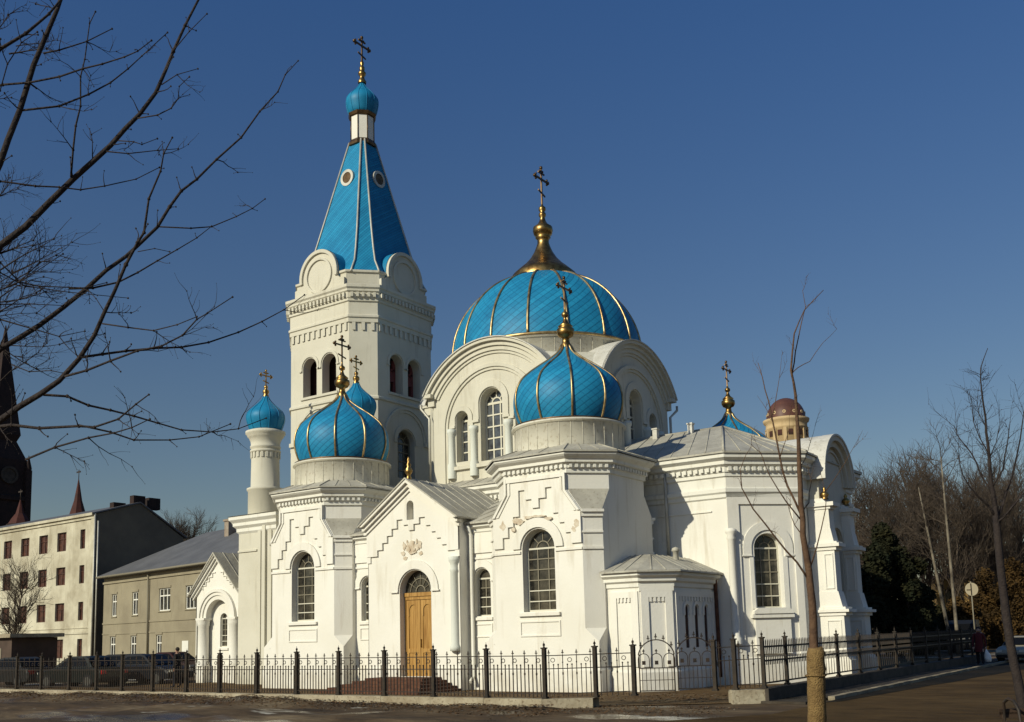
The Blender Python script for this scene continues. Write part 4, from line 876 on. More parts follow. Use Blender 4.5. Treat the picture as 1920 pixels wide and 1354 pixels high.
# --- big tree whose limbs reach in from the left
BT = thing('bare_tree', (-10.6,3.6,0), 'large leafless tree whose dark limbs reach in from the left edge across the sky', 'tree')
limbs = [  # (photo-space polyline, start radius, end radius, depth start, depth end)
 ([(0,461),(48,425),(92,380),(137,336),(174,303),(207,273),(236,240),(262,214),(292,174),(310,133),(325,96),(347,48),(377,-10)], .042,.013, 9.2,9.8),
 ([(0,306),(15,262),(37,207),(63,122),(85,70),(107,18),(118,-14)], .036,.022, 8.6,8.9),
 ([(0,655),(37,633),(74,610),(118,577),(159,544),(199,507),(236,481),(258,461),(295,426),(318,388),(340,358),(369,336),(406,299),(452,258),(487,209),(521,172),(535,140),(559,114)], .034,.005, 9.6,11.0),
 ([(0,788),(37,762),(74,740),(111,714),(148,673),(177,629),(196,585),(214,548),(236,496),(258,455),(270,436),(279,373),(301,321),(307,288),(323,258)], .036,.005, 8.9,8.6),
 ([(295,425),(358,428),(397,425),(443,406),(473,391),(497,373)], .008,.004, 10.4,10.9),
 ([(129,541),(174,540),(222,529),(258,511),(295,489),(332,468),(369,446),(397,424)], .012,.004, 9.9,10.4),
 ([(151,670),(192,664),(236,658),(288,653),(340,651),(391,642),(447,623),(491,603),(532,581),(571,553)], .013,.004, 8.8,9.6),
 ([(122,706),(162,695),(207,677),(258,658),(303,649),(342,629),(369,599),(388,588),(436,557)], .012,.004, 8.8,8.5),
 ([(192,607),(240,614),(288,620),(332,609),(369,594)], .007,.004, 8.7,8.4),
 ([(81,740),(126,743),(166,760),(207,769),(251,780),(295,793),(340,806),(399,810),(447,804),(499,784)], .013,.004, 8.9,9.8),
 ([(0,800),(22,797),(74,803),(148,799),(177,801),(222,786),(255,758),(279,740)], .016,.005, 8.6,8.3),
 ([(148,797),(207,810),(251,825),(318,825),(373,819),(432,795)], .009,.004, 8.4,8.9),
 ([(48,862),(103,839),(166,821),(214,812),(247,802),(281,786)], .010,.004, 8.1,8.0),
 ([(5,159),(55,155),(111,144),(155,129),(192,120),(233,107),(258,96),(284,76)], .010,.004, 8.7,8.4),
 ([(41,207),(111,199),(166,177),(207,155),(240,129),(266,105),(314,61)], .010,.004, 8.7,9.3),
 ([(133,332),(137,281),(142,236),(151,199),(151,144),(159,111),(168,44),(179,22)], .010,.004, 9.3,9.2),
 ([(81,100),(111,94),(162,78),(210,54)], .008,.004, 8.7,8.8),
 ([(0,340),(66,349),(111,351),(151,356),(196,349),(255,336),(299,314)], .009,.004, 9.0,9.5),
 ([(199,284),(240,288),(295,282),(334,279)], .007,.003, 9.4,9.6),
 ([(258,222),(295,216),(321,203),(334,185),(336,162),(355,144)], .007,.003, 9.5,9.3),
 ([(303,159),(332,140),(371,129)], .006,.003, 9.6,9.7),
 ([(321,100),(355,59),(388,26)], .006,.003, 9.6,9.7),
 ([(222,264),(251,266),(266,271),(295,260)], .006,.003, 9.4,9.3),
 ([(0,492),(37,529),(74,537),(159,540),(200,530)], .009,.004, 9.3,9.5),
 ([(0,511),(48,537),(129,548),(240,559)], .007,.003, 9.0,9.2),
 ([(0,599),(66,618),(111,631),(159,621)], .008,.003, 9.0,9.1),
 ([(0,571),(55,570),(118,573)], .007,.003, 9.0,9.0),
 ([(0,544),(44,525),(118,476)], .007,.003, 8.9,9.0),
 ([(22,684),(55,697),(96,695),(120,700)], .006,.003, 9.0,8.9),
 ([(0,92),(48,63),(92,26),(120,-8)], .016,.008, 8.5,8.7),
 ([(258,472),(290,466),(318,472)], .005,.003, 10.0,10.1),
 ([(196,585),(180,560),(166,545),(150,540)], .004,.003, 9.0,9.2),
 ([(0,170),(14,120),(40,80),(70,60)], .006,.003, 8.6,8.5),
]
random.seed(11)
tr = MB(); hub = at(-330, 960, 9.4)
base = Vector((hub.x-.15, hub.y-.1, 0)); BT.location = base
tr.tube(wig([base-Vector((0,0,.15)), base+Vector((.02,.0,1.0)), base+Vector((.1,.05,2.2)), hub, hub+Vector((-.1,.1,1.6)), hub+Vector((-.3,.1,3.2))], 2, .012), [.27,.25,.23,.225,.215,.2,.185,.17,.14,.12,.10], 10); tr.build('trunk', BARK, BT, origin=base)
br = MB()
for li, (pl, r0, r1, d0, d1) in enumerate(limbs):
    n = len(pl); pts = [at(x, y, d0+(d1-d0)*i/(n-1)) for i, (x, y) in enumerate(pl)]
    if pl[0][0] <= 5 and r0 > .012:                              # carry the limb back to the trunk beyond the frame
        st = hub+Vector((-.1*li*.1, .05, .1*li)); mid_ = st.lerp(pts[0], .55)+Vector((0,0,-.15)); pts = [st, mid_]+pts; rad = [r0*2.1, r0*1.4]+[r0+(r1-r0)*i/(n-1) for i in range(n)]
    elif pl[0][0] <= 5: pts = [pts[0]-Vector((.5,.3,.12))]+pts; rad = [r0*1.2]+[r0+(r1-r0)*i/(n-1) for i in range(n)]
    else: rad = [r0+(r1-r0)*i/(n-1) for i in range(n)]
    if r0 > .03: rad = [q*.84 for q in rad]
    br.tube(pts, rad, 6 if r0 > .02 else 5)
    for i in range(1, len(pts)-1):
        if rad[i] < .016: br.ball(pts[i], rad[i]*1.25+.003, 0, 5)
        for _k in range(2 if random.random() < .2 else 1):
            if random.random() < .3: continue
            d = (pts[i+1]-pts[i]).normalized(); s = d.orthogonal().normalized(); s.rotate(__import__('mathutils').Quaternion(d, random.uniform(0,6.28)))
            Lq = random.uniform(.05,.20) if random.random() < .7 else random.uniform(.2,.45)
            twig(br, pts[i], d*.5+s, Lq, min(.0065, max(.0045, rad[i]*.6)), 0 if Lq < .2 else 1, 4)
    br.ball(pts[-1], .010, 0, 5)
for k in range(24):                                              # dense tangle low at the left edge
    p = at(random.uniform(-60,30), random.choice((random.uniform(450,720),random.uniform(450,720),random.uniform(0,420))), random.uniform(9.2,11)); twig(br, p, cR*random.uniform(.5,1)+Vector((0,0,random.uniform(-.4,.8))), random.uniform(.3,.8), random.uniform(.006,.009), 2 if k % 3 else 1, 4)
br.build('branches', BARK, BT, origin=base)
# --- staked young tree at the right
D = 12.0; P_ = lambda l, d=D: [at(x, y, d) for x, y in l]
ST = at(1536, 1500, D); gx = Vector((ST.x, ST.y, 0)); tpx = [(1526,1200),(1522,1131),(1516,1068),(1506,1005),(1502,942),(1499,879),(1497,815),(1492,740),(1483,695),(1490,626),(1506,582),(1544,544)]
SA = thing('young_tree', (gx.x,gx.y,0), 'thin leafless young tree with its lower trunk wrapped in tan burlap beside the road', 'tree')
tp = P_(tpx); mb = MB(); mb.tube(wig([gx-Vector((0,0,.1)), at(1530,1300,D)]+tp, 2, .004), [.062]*3+[.058,.054,.05,.048,.046,.043,.04,.037,.035,.033,.031,.029,.026,.024,.021,.018,.015,.013,.011,.009,.007,.006,.005,.004][:24], 8); mb.build('trunk', BARKS, SA)
mb = MB(); b0 = gx; b1 = at(1529,1214,D); NN = 26
mb.tube([b0.lerp(b1,k/NN)+Vector((random.gauss(0,.002),0,0)) for k in range(NN+1)], [.105+.004*random.random()+(.008 if k % 9 == 4 else 0) for k in range(NN)]+[.085], 14); 
c0 = b0.lerp(b1, .80); mb.tube([c0+Vector((.114*math.cos(t),.114*math.sin(t),.004*math.sin(3*t))) for t in [2*math.pi*k/20 for k in range(21)]], .012, 6); mb.build('burlap_wrap', BURLAP, SA)
br = MB(); random.seed(4)
for l, r0, dd in (([(1516,1087),(1494,1055),(1456,1011),(1412,954),(1391,915),(1389,880),(1400,850)],.014,-.25),([(1503,967),(1475,910),(1462,860),(1449,790),(1440,752),(1430,708),(1421,680)],.015,.2),([(1449,778),(1456,740),(1462,708),(1466,667)],.006,.25),([(1500,973),(1475,942),(1443,891),(1425,850),(1410,835)],.010,-.1),([(1520,1062),(1531,1030),(1547,954),(1549,920)],.011,-.2),([(1503,961),(1516,942),(1520,904),(1514,870)],.009,.3),([(1484,702),(1495,690),(1519,677),(1544,642),(1569,617)],.007,.1),([(1492,745),(1486,700),(1492,660),(1501,610),(1510,575),(1505,545)],.011,.1),([(1549,920),(1583,870),(1600,840),(1618,806)],.005,-.2),([(1506,1005),(1490,985),(1480,955),(1474,930)],.008,.1),([(1499,879),(1509,862),(1520,830),(1528,800)],.006,.25),([(1449,790),(1435,765),(1420,742)],.005,.2),([(1462,860),(1476,820),(1480,780)],.006,.1)):
    n = len(l); pts = [at(x,y,D+dd*i/(n-1)) for i,(x,y) in enumerate(l)]; br.tube(wig(pts,2,.004), [r0*(1-.75*i/(2*(n-1))) for i in range(2*(n-1)+1)], 5)
    for i in range(1, n):
        if random.random() < .6: d = (pts[i]-pts[i-1]).normalized(); twig(br, pts[i], d+Vector((random.gauss(0,.6),random.gauss(0,.6),.3)), random.uniform(.08,.25), .003, 1, 4)
br.build('branches', BARKS, SA)
# --- second street tree, far right
D = 20.0; g0 = at(1925,1345,D); g0 = Vector((g0.x,g0.y,0))
TR = thing('young_tree', g0, 'slim leafless street tree with a bare leaning trunk at the right edge', 'tree')
l = [(1907,1271),(1894,1206),(1880,1108),(1869,989),(1866,950),(1858,902),(1853,837),(1847,783),(1840,735),(1839,690),(1852,653)]
mb = MB(); mb.tube(wig([g0-Vector((0,0,.1))]+[at(x,y,D) for x,y in l],2,.006), [.10,.095,.09,.088,.085,.082,.078,.074,.068,.06,.05,.044,.038,.033,.028,.024,.020,.017,.014,.012,.01,.008,.006], 8); mb.build('trunk', BARK, TR)
br = MB(); random.seed(9)
for l, r0, dd in (([(1868,975),(1880,945),(1899,891),(1915,821),(1922,760)],.03,.4),([(1869,980),(1885,967),(1920,924),(1960,890)],.028,-.4),([(1866,970),(1850,945),(1831,929),(1804,891),(1796,850)],.026,-.3),([(1862,930),(1840,890),(1822,850),(1800,822),(1790,800)],.022,.4),([(1860,915),(1880,880),(1890,830),(1894,790)],.02,-.5),([(1853,850),(1838,820),(1826,790),(1822,760)],.014,.2),([(1855,860),(1868,830),(1876,790)],.013,-.2),([(1848,800),(1836,775),(1828,740)],.01,.1)):
    n = len(l); pts = [at(x,y,D+dd*i/(n-1)) for i,(x,y) in enumerate(l)]; br.tube(wig(pts,2,.008), [r0*(1-.7*i/(2*(n-1))) for i in range(2*(n-1)+1)], 5)
    for i in range(1, n):
        for _ in range(3): d = (pts[i]-pts[i-1]).normalized(); twig(br, pts[i].lerp(pts[i-1], random.random()), d+Vector((random.gauss(0,.6),random.gauss(0,.6),.35)), random.uniform(.25,.7), .006, 1, 4)
for k in range(26):
    i = random.uniform(.3,1); p = at(1869-30*i, 989-300*i, D); twig(br, p, Vector((random.gauss(0,1),random.gauss(0,1),.7)), random.uniform(.15,.5)*(1.3-i*.6), .006, 1, 4)
br.build('branches', BARK, TR)
# --- park trees behind
def park_tree(name, x, y, h, seed, label, m=PARKB, spread=.32, lev=3, r=None, group='bare trees in the park behind the church'):
    random.seed(seed); t = thing(name, (x,y,0), label, 'tree', group); r = r or h*.017
    pts = [Vector((x,y,-.1))]; d = Vector((random.gauss(0,.03),random.gauss(0,.03),1))
    for k in range(8): pts.append(pts[-1]+d.normalized()*h/8); d += Vector((random.gauss(0,.04),random.gauss(0,.04),0))
    mb = MB(); mb.tube(pts, [r*(1-.85*k/8) for k in range(9)], 6); mb.build('trunk', m, t)
    c = MB()
    for k in range(2, 8):
        for _ in range(7 if k > 2 else 3):
            a = random.uniform(0,6.28); twig(c, pts[k].lerp(pts[k+1], random.random()), Vector((math.cos(a)*spread*1.7, math.sin(a)*spread*1.7, 1)), h*(.34-.018*k)*random.uniform(.7,1.25), max(.022,r*(.42-.03*k)), lev-1, 3, .45)
    c.build('crown', m, t); return t
kinds = ['tall', 'slim', 'spreading']
spots = [(1612,95,15),(1640,100,17),(1664,88,14),(1682,104,18),(1706,92,17),(1722,108,20),(1745,95,17),(1768,100,18),(1790,90,15),(1812,104,17),(1838,92,14.5),(1862,100,16),(1888,94,14),(1915,98,16.5),(1655,120,21),(1735,124,22),(1830,120,19),(1848,110,19),(1876,116,20.5),(1902,108,18.5),(1925,112,20)]
desc = ['leftmost bare tree of the park row, partly behind the east gable','bare grey-brown tree just right of the east gable of the church','shorter bare tree standing above the dark evergreen clump','tall bare tree rising over the middle of the evergreen clump','bare tree at the right edge of the dark evergreen clump','tallest bare tree of the park, twigs reaching highest against the sky','bare tree standing just left of the leaning white birch','bare tree behind the upright birch trunk','low bare tree between the birches and the round sign','bare tree directly above the round road sign','small bare tree right of the round road sign','bare tree behind the leaning street tree trunk','low bare tree behind the silver car','bare tree at the right edge of the picture above the cars','distant thin bare tree behind the left of the park row','distant bare tree showing between two nearer crowns in mid park','distant bare tree far behind the round sign','tall bare tree just left of the leaning street tree, far back','tall far-off bare tree seen through the twigs of the right street tree','bare tree right of the leaning street tree trunk, above the silver car','tall bare tree cut by the right border of the picture']
for i, (px, d, h) in enumerate(spots): p = at(px, 1180, d); park_tree('bare_tree', p.x, p.y, h*.84, 100+i, desc[i], spread=.22+.08*(i % 3))
for i, (pa, pb, d, lab) in enumerate((((1740,1000),(1776,1172),62,'leaning white-barked birch trunk in front of the ochre house'),((1774,965),(1794,1182),60,'upright pale birch trunk right of the leaning birch'))):
    a, b = at(*pa,d), at(*pb,d); random.seed(50+i); gp = Vector((b.x+(b.x-a.x)*.15,b.y,0)); t = thing('birch_tree', gp, lab, 'tree', 'birches by the street')
    mb = MB(); mb.tube([gp, b, a.lerp(b,.5), a, a+(a-b)*.5], [.12,.11,.09,.07,.03], 7); mb.build('trunk', BIRCH, t)
    c = MB()
    for k in range(16): twig(c, a.lerp(b, random.uniform(-.5,.35)), Vector((random.gauss(0,.7),random.gauss(0,.7),.8)), random.uniform(1,2.4), .028, 2, 3)
    c.build('crown', PARKB, t)
p = at(336, 1190, 135); park_tree('bare_tree', p.x, p.y, 16.0, 77, 'wide bare tree rising behind the grey house roof', spread=.5, lev=4, r=.4, group='bare trees')
p = at(22, 1210, 58); park_tree('bare_tree', p.x, p.y, 6.2, 31, 'small bushy bare tree in front of the pale apartment house at the left edge', spread=.6, lev=3, r=.12, group='bare trees')
# --- evergreen clump and dry shrubs
def bush(name, x, y, w, h, m, seed, label, n=2600, sz=.22, group=None, taper=.35):
    random.seed(seed); t = thing(name, (x,y,0), label, 'shrub' if h < 5 else 'tree', group)
    mb = MB()
    lobes = [(random.uniform(-.6,.6)*w*(1-taper*q), random.uniform(-.6,.6)*w*(1-taper*q), h*(.1+.85*q), w*random.uniform(.28,.5)*(1.05-taper*q)) for q in [k/17 for k in range(18)]]
    for k in range(n):
        lx,ly,lz,lr = random.choice(lobes); v = Vector((random.gauss(0,1),random.gauss(0,1),random.gauss(0,1))).normalized()*lr*(random.random()**.4); v.z *= 1.1
        p = Vector((x+lx,y+ly,max(.05,lz+v.z)))+Vector((v.x,v.y,0)); a = Vector((random.gauss(0,1),random.gauss(0,1),random.gauss(0,1))).normalized(); b = a.orthogonal().normalized(); s = sz*random.uniform(.5,1.3)
        mb.poly([p-a*s-b*s*.5, p+a*s-b*s*.5, p+a*s*.6+b*s*.6, p-a*s*.7+b*s*.6])
    mb.build('foliage', m, t); s = MB(); s.tube([(x,y,-.1),(x+.05,y,h*.5),(x,y+.05,h*.85)], [.16,.1,.04], 6); s.build('stem', PARKB, t); return t
for i,(px,d,w,h,lab) in enumerate(((1640,62,2.3,7.0,'dark evergreen nearest the church gable, left of its clump'),(1672,66,2.5,8.6,'tallest dark evergreen in the middle of the clump'),(1704,63,2.2,6.6,'dark evergreen at the right end of the clump'),(1724,72,1.9,5.2,'low dark evergreen behind the right end of the clump'))):
    p = at(px,1180,d); bush('evergreen', p.x, p.y, w, h, LEAFD, 200+i, lab, 9000, .11, 'evergreens right of the church')
for i,(px,d,w,h,m,lab) in enumerate(((1778,78,1.5,3.0,LEAFB,'brown dry shrub between the two birch trunks'),(1812,74,2.0,3.6,LEAFB,'brown leafy shrub under the round road sign'),(1846,80,2.3,4.6,LEAFB,'tall brown shrub just right of the round road sign'),(1880,76,2.6,5.6,LEAFB,'brown shrub behind the trunk of the right street tree'),(1912,80,2.4,6.6,LEAFB,'brown shrub at the right edge of the photo'),(1752,76,1.6,3.4,LEAFD,'low dark shrub at the foot of the leaning birch'))):
    p = at(px,1180,d); bush('shrub', p.x, p.y, w, h, m, 220+i, lab, 6000, .10, 'shrubs along the street')

# ================================================================== BUILDINGS
def blk(mb, fr, a0, a1, z0, z1, d0, d1, m=0): mb.fbox(fr, a0, a1, z0, z1, d0, d1, m)
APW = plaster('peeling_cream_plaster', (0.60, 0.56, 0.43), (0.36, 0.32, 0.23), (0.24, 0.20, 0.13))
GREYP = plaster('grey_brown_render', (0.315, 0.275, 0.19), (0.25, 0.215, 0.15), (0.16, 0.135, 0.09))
DARKW = mat('dark_gable_wall', (0.17, 0.145, 0.105), 0.9, var=(0.12, 0.105, 0.08), vscale=.4)  # dark mottled tone for the gable and rear walls
REDWIN = mat('red_brown_window', (0.115, 0.05, 0.035), 0.35, var=(0.05, 0.03, 0.025), vscale=3)
SLATE = mat('slate_grey_roof', (0.135, 0.135, 0.14), 0.6, var=(0.10, 0.10, 0.105), vscale=.6)
DBRICK = mat('shade_dark_brick', (0.038, 0.022, 0.018), 0.9, var=(0.02, 0.014, 0.012))  # brick colour kept dark to carry the tower's shade
RBRICK = mat('red_roof_tiles', (0.075, 0.022, 0.016), 0.8, var=(0.045, 0.016, 0.012))
OCHRE = plaster('ochre_render', (0.42, 0.27, 0.10), (0.34, 0.21, 0.08), (0.2, 0.13, 0.06))
CHIM = mat('chimney_brick', (0.33, 0.28, 0.22), 0.9, var=(0.2, 0.14, 0.1))
def along(o, u, px):
    q = at(px, PPY, 1)-Vector((0,0,EYE)); # solve o+u t = q s in plan
    det = u.x*(-q.y)+q.x*u.y; return ((-o.x)*(-q.y)+q.x*(-o.y))/det
D0 = 80.0
# pale four-storey house
c = at(172, 1210, D0); c.z = 0; u = Vector((.9992,-.04,0)); n_ = Vector((-.04,-.9992,0)); AF = Fr(c, u, n_); back = -n_
AH = thing('apartment_house', c, 'pale four-storey house with red-brown windows and a dark blank gable wall', 'building')
GW = along(c, back, 345); RT = along(c, back, 262); HT = 12.55
zt = lambda px, py, dist: EYE+((1191-.0255*(px-960))-py)*dist/FOC
rows = [(9.85,11.45),(7.0,8.5),(4.0,5.5),(.95,2.5)]
cols = [along(c, u, px) for px in (157,118,84,50,18,-14,-46,-78,-110)]
WL = -cols[-1]+2.0
mb = MB(); holes = []; wins = []
for (z0,z1) in rows:
    for k, a in enumerate(cols):
        w = (.75 if k == 0 else 1.45); holes.append(rect(a-w/2,a+w/2,z0,z1)); wins.append((a,w,z0,z1))
mb.pholes(AF, rect(-WL,0,0,HT), holes, 0, 0, .22)
mb.fbox(AF,-WL,0,HT-.1,HT+.12,-.1,.3); mb.fbox(AF,-WL,0,HT-.35,HT-.1,-.1,.12); mb.fbox(AF,-WL,-.25,2.9,3.08,-.05,.09); mb.fbox(AF,-WL,-.25,3.35,3.42,-.05,.06)
mb.fbox(AF,-.42,-.02,0,HT-.1,-.05,.10)
mb.build('front_wall', APW, AH)
for a,w,z0,z1 in wins:
    f = MB(); f.fbox(AF,a-w/2,a+w/2,z0,z0+.07,-.24,-.15); f.fbox(AF,a-w/2,a-w/2+.07,z0+.07,z1,-.24,-.15); f.fbox(AF,a+w/2-.07,a+w/2,z0+.07,z1,-.24,-.15); f.fbox(AF,a-w/2+.07,a+w/2-.07,z1-.07,z1,-.24,-.15); f.fbox(AF,a-.03,a+.03,z0+.07,z1-.07,-.24,-.16); f.fbox(AF,a-w/2+.07,a+w/2-.07,z0+.66*(z1-z0)-.03,z0+.66*(z1-z0)+.03,-.24,-.155)
    fo = f.build('window', REDWIN, AH); g = MB(); g.fbox(AF,a-w/2,a+w/2,z0,z1,-.30,-.22); g.build('pane', REDWIN, fo)
GF = Fr(c, back, u); r_z = zt(262,941,D0+RT*.8); e_z = zt(345,1008,D0+GW*.8)
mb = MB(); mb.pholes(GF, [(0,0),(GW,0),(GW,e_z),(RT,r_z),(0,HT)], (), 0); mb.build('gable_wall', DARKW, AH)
mb = MB()
for q in ([GF.p(-.3,HT+.1,.15),GF.p(RT,r_z+.12,.15),GF.p(RT,r_z+.12,-WL),GF.p(-.3,HT+.1,-WL)],[GF.p(RT,r_z+.12,.15),GF.p(GW+.3,e_z+.1,.15),GF.p(GW+.3,e_z+.1,-WL),GF.p(RT,r_z+.12,-WL)]):
    mb.poly(q); q2 = [p-Vector((0,0,.12)) for p in q]; mb.poly(q2); mb.poly([q[0],q[1],q2[1],q2[0]])
mb.build('roof', SLATE, AH)
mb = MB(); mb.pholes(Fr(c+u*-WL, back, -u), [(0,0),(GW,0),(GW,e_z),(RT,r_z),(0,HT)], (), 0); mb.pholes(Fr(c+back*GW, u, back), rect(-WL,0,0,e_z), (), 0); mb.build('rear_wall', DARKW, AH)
for a,b,h in ((RT*.95,-.6,.8),(RT*1.35,-.8,.7),(RT*.55,-1.0,.6)):
    m2 = MB(); z = HT+(r_z-HT)*min(1,a/RT)-.3; m2.fbox(GF,a,a+1.1,z,z+.3+h,b-.6,b); m2.build('chimney', DBRICK, AH)
mb = MB(); mb.tube([AF.p(.12,HT,.1),AF.p(.12,.3,.1)],.07,7); mb.tube([AF.p(.5,HT-.6,.02),AF.p(.5,.3,.02)],.06,7); mb.build('drain_pipe', RIBW, AH)
# grey two-storey house
uG = Vector((.986,-.168,0)).normalized(); nG = Vector((-.168,-.986,0)).normalized(); c2 = at(192,1210,D0-.5); c2.z = 0
GH = thing('grey_house', c2, 'low grey-brown two-storey house with white-framed windows and a hipped slate roof', 'building'); HF = Fr(c2, uG, nG)
Lg = along(c2, uG, 560); ez = 7.2
wl = [(along(c2,uG,px),w,z0,z1) for px,w,z0,z1 in ((219,.85,4.15,5.9),(257.5,.95,4.15,5.9),(312,1.75,4.3,5.95),(361,1.55,4.3,5.95),(420,1.6,4.3,5.95),(218,.95,.75,2.6),(256,.95,.75,2.6),(303,.85,.8,2.6),(420,1.2,.8,2.6))]
mb = MB(); mb.pholes(HF, rect(0,Lg,0,ez), [rect(a-w/2,a+w/2,z0,z1) for a,w,z0,z1 in wl], 0, 0, .15); mb.fbox(HF,0,Lg,3.55,3.68,-.05,.06); mb.fbox(HF,0,Lg,2.75,2.85,-.05,.05)
for a,w,z0,z1 in wl: mb.fbox(HF,a-w/2-.12,a+w/2+.12,z1,z1+.16,-.05,.05); mb.fbox(HF,a-w/2-.1,a+w/2+.1,z0-.08,z0,-.05,.08)
mb.fbox(HF,0,Lg,ez-.45,ez-.3,-.05,.10); mb.build('front_wall', GREYP, GH)
mb = MB()
for q in ([(0,0),(0,11)],[(Lg,0),(Lg,11)]):
    a = q[0][0]; mb.poly([HF.p(a,0,0),HF.p(a,0,-11),HF.p(a,ez,-11),HF.p(a,ez,0)])
mb.poly([HF.p(0,0,-11),HF.p(Lg,0,-11),HF.p(Lg,ez,-11),HF.p(0,ez,-11)]); mb.build('side_wall', GREYP, GH)
for a,w,z0,z1 in wl:
    f = MB()
    for q in (rect(a-w/2,a-w/2+.08,z0,z1),rect(a+w/2-.08,a+w/2,z0,z1),rect(a-w/2+.08,a+w/2-.08,z0,z0+.08),rect(a-w/2+.08,a+w/2-.08,z1-.08,z1),rect(a-w/2+.08,a+w/2-.08,z0+.64*(z1-z0),z0+.64*(z1-z0)+.09)): f.fbox(HF,q[0][0],q[1][0],q[0][1],q[2][1],-.15,-.07)
    for k in range(1, 2 if w < 1.2 else 3): x = a-w/2+w*k/(2 if w < 1.2 else 3); f.fbox(HF,x-.04,x+.04,z0+.08,z1-.08,-.15,-.08)
    fo = f.build('window', TRIM, GH); g = MB(); g.fbox(HF,a-w/2,a+w/2,z0,z1,-.2,-.145); g.build('pane', GLASS, fo)
rz = 10.7; mb = MB(); E_ = [HF.p(-.3,ez,.45),HF.p(Lg+.3,ez,.45),HF.p(Lg+.3,ez,-11.4),HF.p(-.3,ez,-11.4)]; Rg = [HF.p(6.2,rz,-5.5),HF.p(Lg-6,rz,-5.5)]
E3 = [p+Vector((0,0,.2)) for p in E_]; mb.rings([E_,E3]); mb.poly([E3[0],E3[1],Rg[1],Rg[0]]); mb.poly([E3[1],E3[2],Rg[1]]); mb.poly([E3[2],E3[3],Rg[0],Rg[1]]); mb.poly([E3[3],E3[0],Rg[0]]); mb.poly(E_); RO = mb.build('roof', SLATE, GH)
mb = MB(); a = along(c2,uG,338); mb.fbox(HF,a-.5,a+.1,8.6,10.9,-4.4,-3.8); mb.fbox(HF,a-.58,a+.18,10.9,11.05,-4.48,-3.72); mb.build('chimney', CHIM, RO)
mb = MB(); mb.tube([HF.p(along(c2,uG,284),ez-.1,.15),HF.p(along(c2,uG,284),.2,.1)],.07,6); mb.tube([HF.p(-.25,ez+.1,.52),HF.p(Lg,ez+.1,.52)],.09,6); mb.build('drain_pipe', FRAMED, GH)
mb = MB(); mb.fbox(HF,along(c2,uG,352)-.45,along(c2,uG,352)+.45,.05,2.1,-.1,.03); mb.build('door', TRIM, GH)
# brick church tower far left
p = at(-14,1215,150); BTW = thing('brick_church_tower', (p.x,p.y,0), 'dark neo-gothic brick tower with a tall spire at the far left edge', 'tower')
mb = MB(); a = 2.9; q = lambda r, z: [Vector((p.x+sx*r,p.y+sy*r,z)) for sx,sy in ((-1,-1),(1,-1),(1,1),(-1,1))]
mb.rings([q(a,0),q(a,24),q(a+.3,24.2),q(a+.3,24.8),q(a*.94,25),q(a*.94,30.5)])
for sx in (-1,1):
    for sy in (-1,1): mb.box((p.x+sx*a-.5,p.y+sy*a-.5,0),(p.x+sx*a+.4,p.y+sy*a+.4,29)); mb.lathe((p.x+sx*a,p.y+sy*a,29),[(.45,0),(.5,.3),(.02,2.4)],8)
mb.build('wall', DBRICK, BTW)
for f in (Fr((p.x,p.y-a*.94,0),(1,0,0),(0,-1,0)),Fr((p.x+a*.94,p.y,0),(0,1,0),(1,0,0))):
    m2 = MB(); m2.arch(f,0,28,1.0,1.35,-.1,.25,0,0,2*math.pi,20); m2.prism(f,[(.98*math.cos(2*math.pi*k/20),28+.98*math.sin(2*math.pi*k/20)) for k in range(20)],-.1,.1); m2.build('clock_face', DSTONE, BTW)
    for x in (-1.1,1.1): m2 = MB(); m2.prism(f, archpts(x,1.0,14,20,8), -.1, .06); m2.build('louvre', VOID, BTW)
mb = MB(); mb.rings([q(a*.94,30.5),q(a*.55,33.5),[Vector((p.x+2.0*sx,p.y+2.0*sy,34.5)) for sx,sy in ((-1,-1),(1,-1),(1,1),(-1,1))],q(.05,52)]); mb.build('spire', DBRICK, BTW)
for (px,py0,pyt,d,lab) in ((138,975,893,125,'small red-tiled pointed turret with weathervane above the pale house roof'),(28,985,932,120,'red-tiled pointed turret beside the dark brick tower')):
    g = at(px,1210,d); z1 = at(px,py0,d).z; z2 = at(px,pyt,d).z; t = thing('roof_turret', (g.x,g.y,0), lab, 'turret', 'red turrets'); r = 1.5
    m2 = MB(); m2.lathe((g.x,g.y,0),[(1.3,0),(1.3,z1),(1.55,z1+.1),(1.55,z1+.3)],8,sm=False); m2.build('wall', DBRICK, t); m2 = MB(); m2.lathe((g.x,g.y,0),[(1.45,z1+.2),(1.0,z1+1.0),(.5,z1+(z2-z1)*.5),(.06,z2)],8,sm=False); m2.build('roof', RBRICK, t)
    m2 = MB(); m2.tube([(g.x,g.y,z2-.1),(g.x,g.y,z2+1.3)],.05,5); m2.box((g.x-.5,g.y-.03,z2+.9),(g.x+.4,g.y+.03,z2+1.1)); m2.build('weathervane', IRON, t)
# kiosk far left
p = at(10,1230,54); KI = thing('kiosk', (p.x,p.y,0), 'low brown kiosk with a pale flat roof edge at the left border', 'kiosk'); f = Fr((p.x,p.y,0),(1,0,0),(0,-1,0))
mb = MB(); mb.fbox(f,-3,.6,0,2.45,-2.6,0); mb.build('wall', mat('brown_boards',(.09,.06,.045),.8,var=(.06,.04,.03)), KI); mb = MB(); mb.fbox(f,-3.2,.95,2.46,2.66,-2.8,.3); mb.build('roof', STONE, KI)
mb = MB(); mb.fbox(f,-1.8,-.4,.9,1.9,-.03,.03); mb.build('shutter', FRAMED, KI)
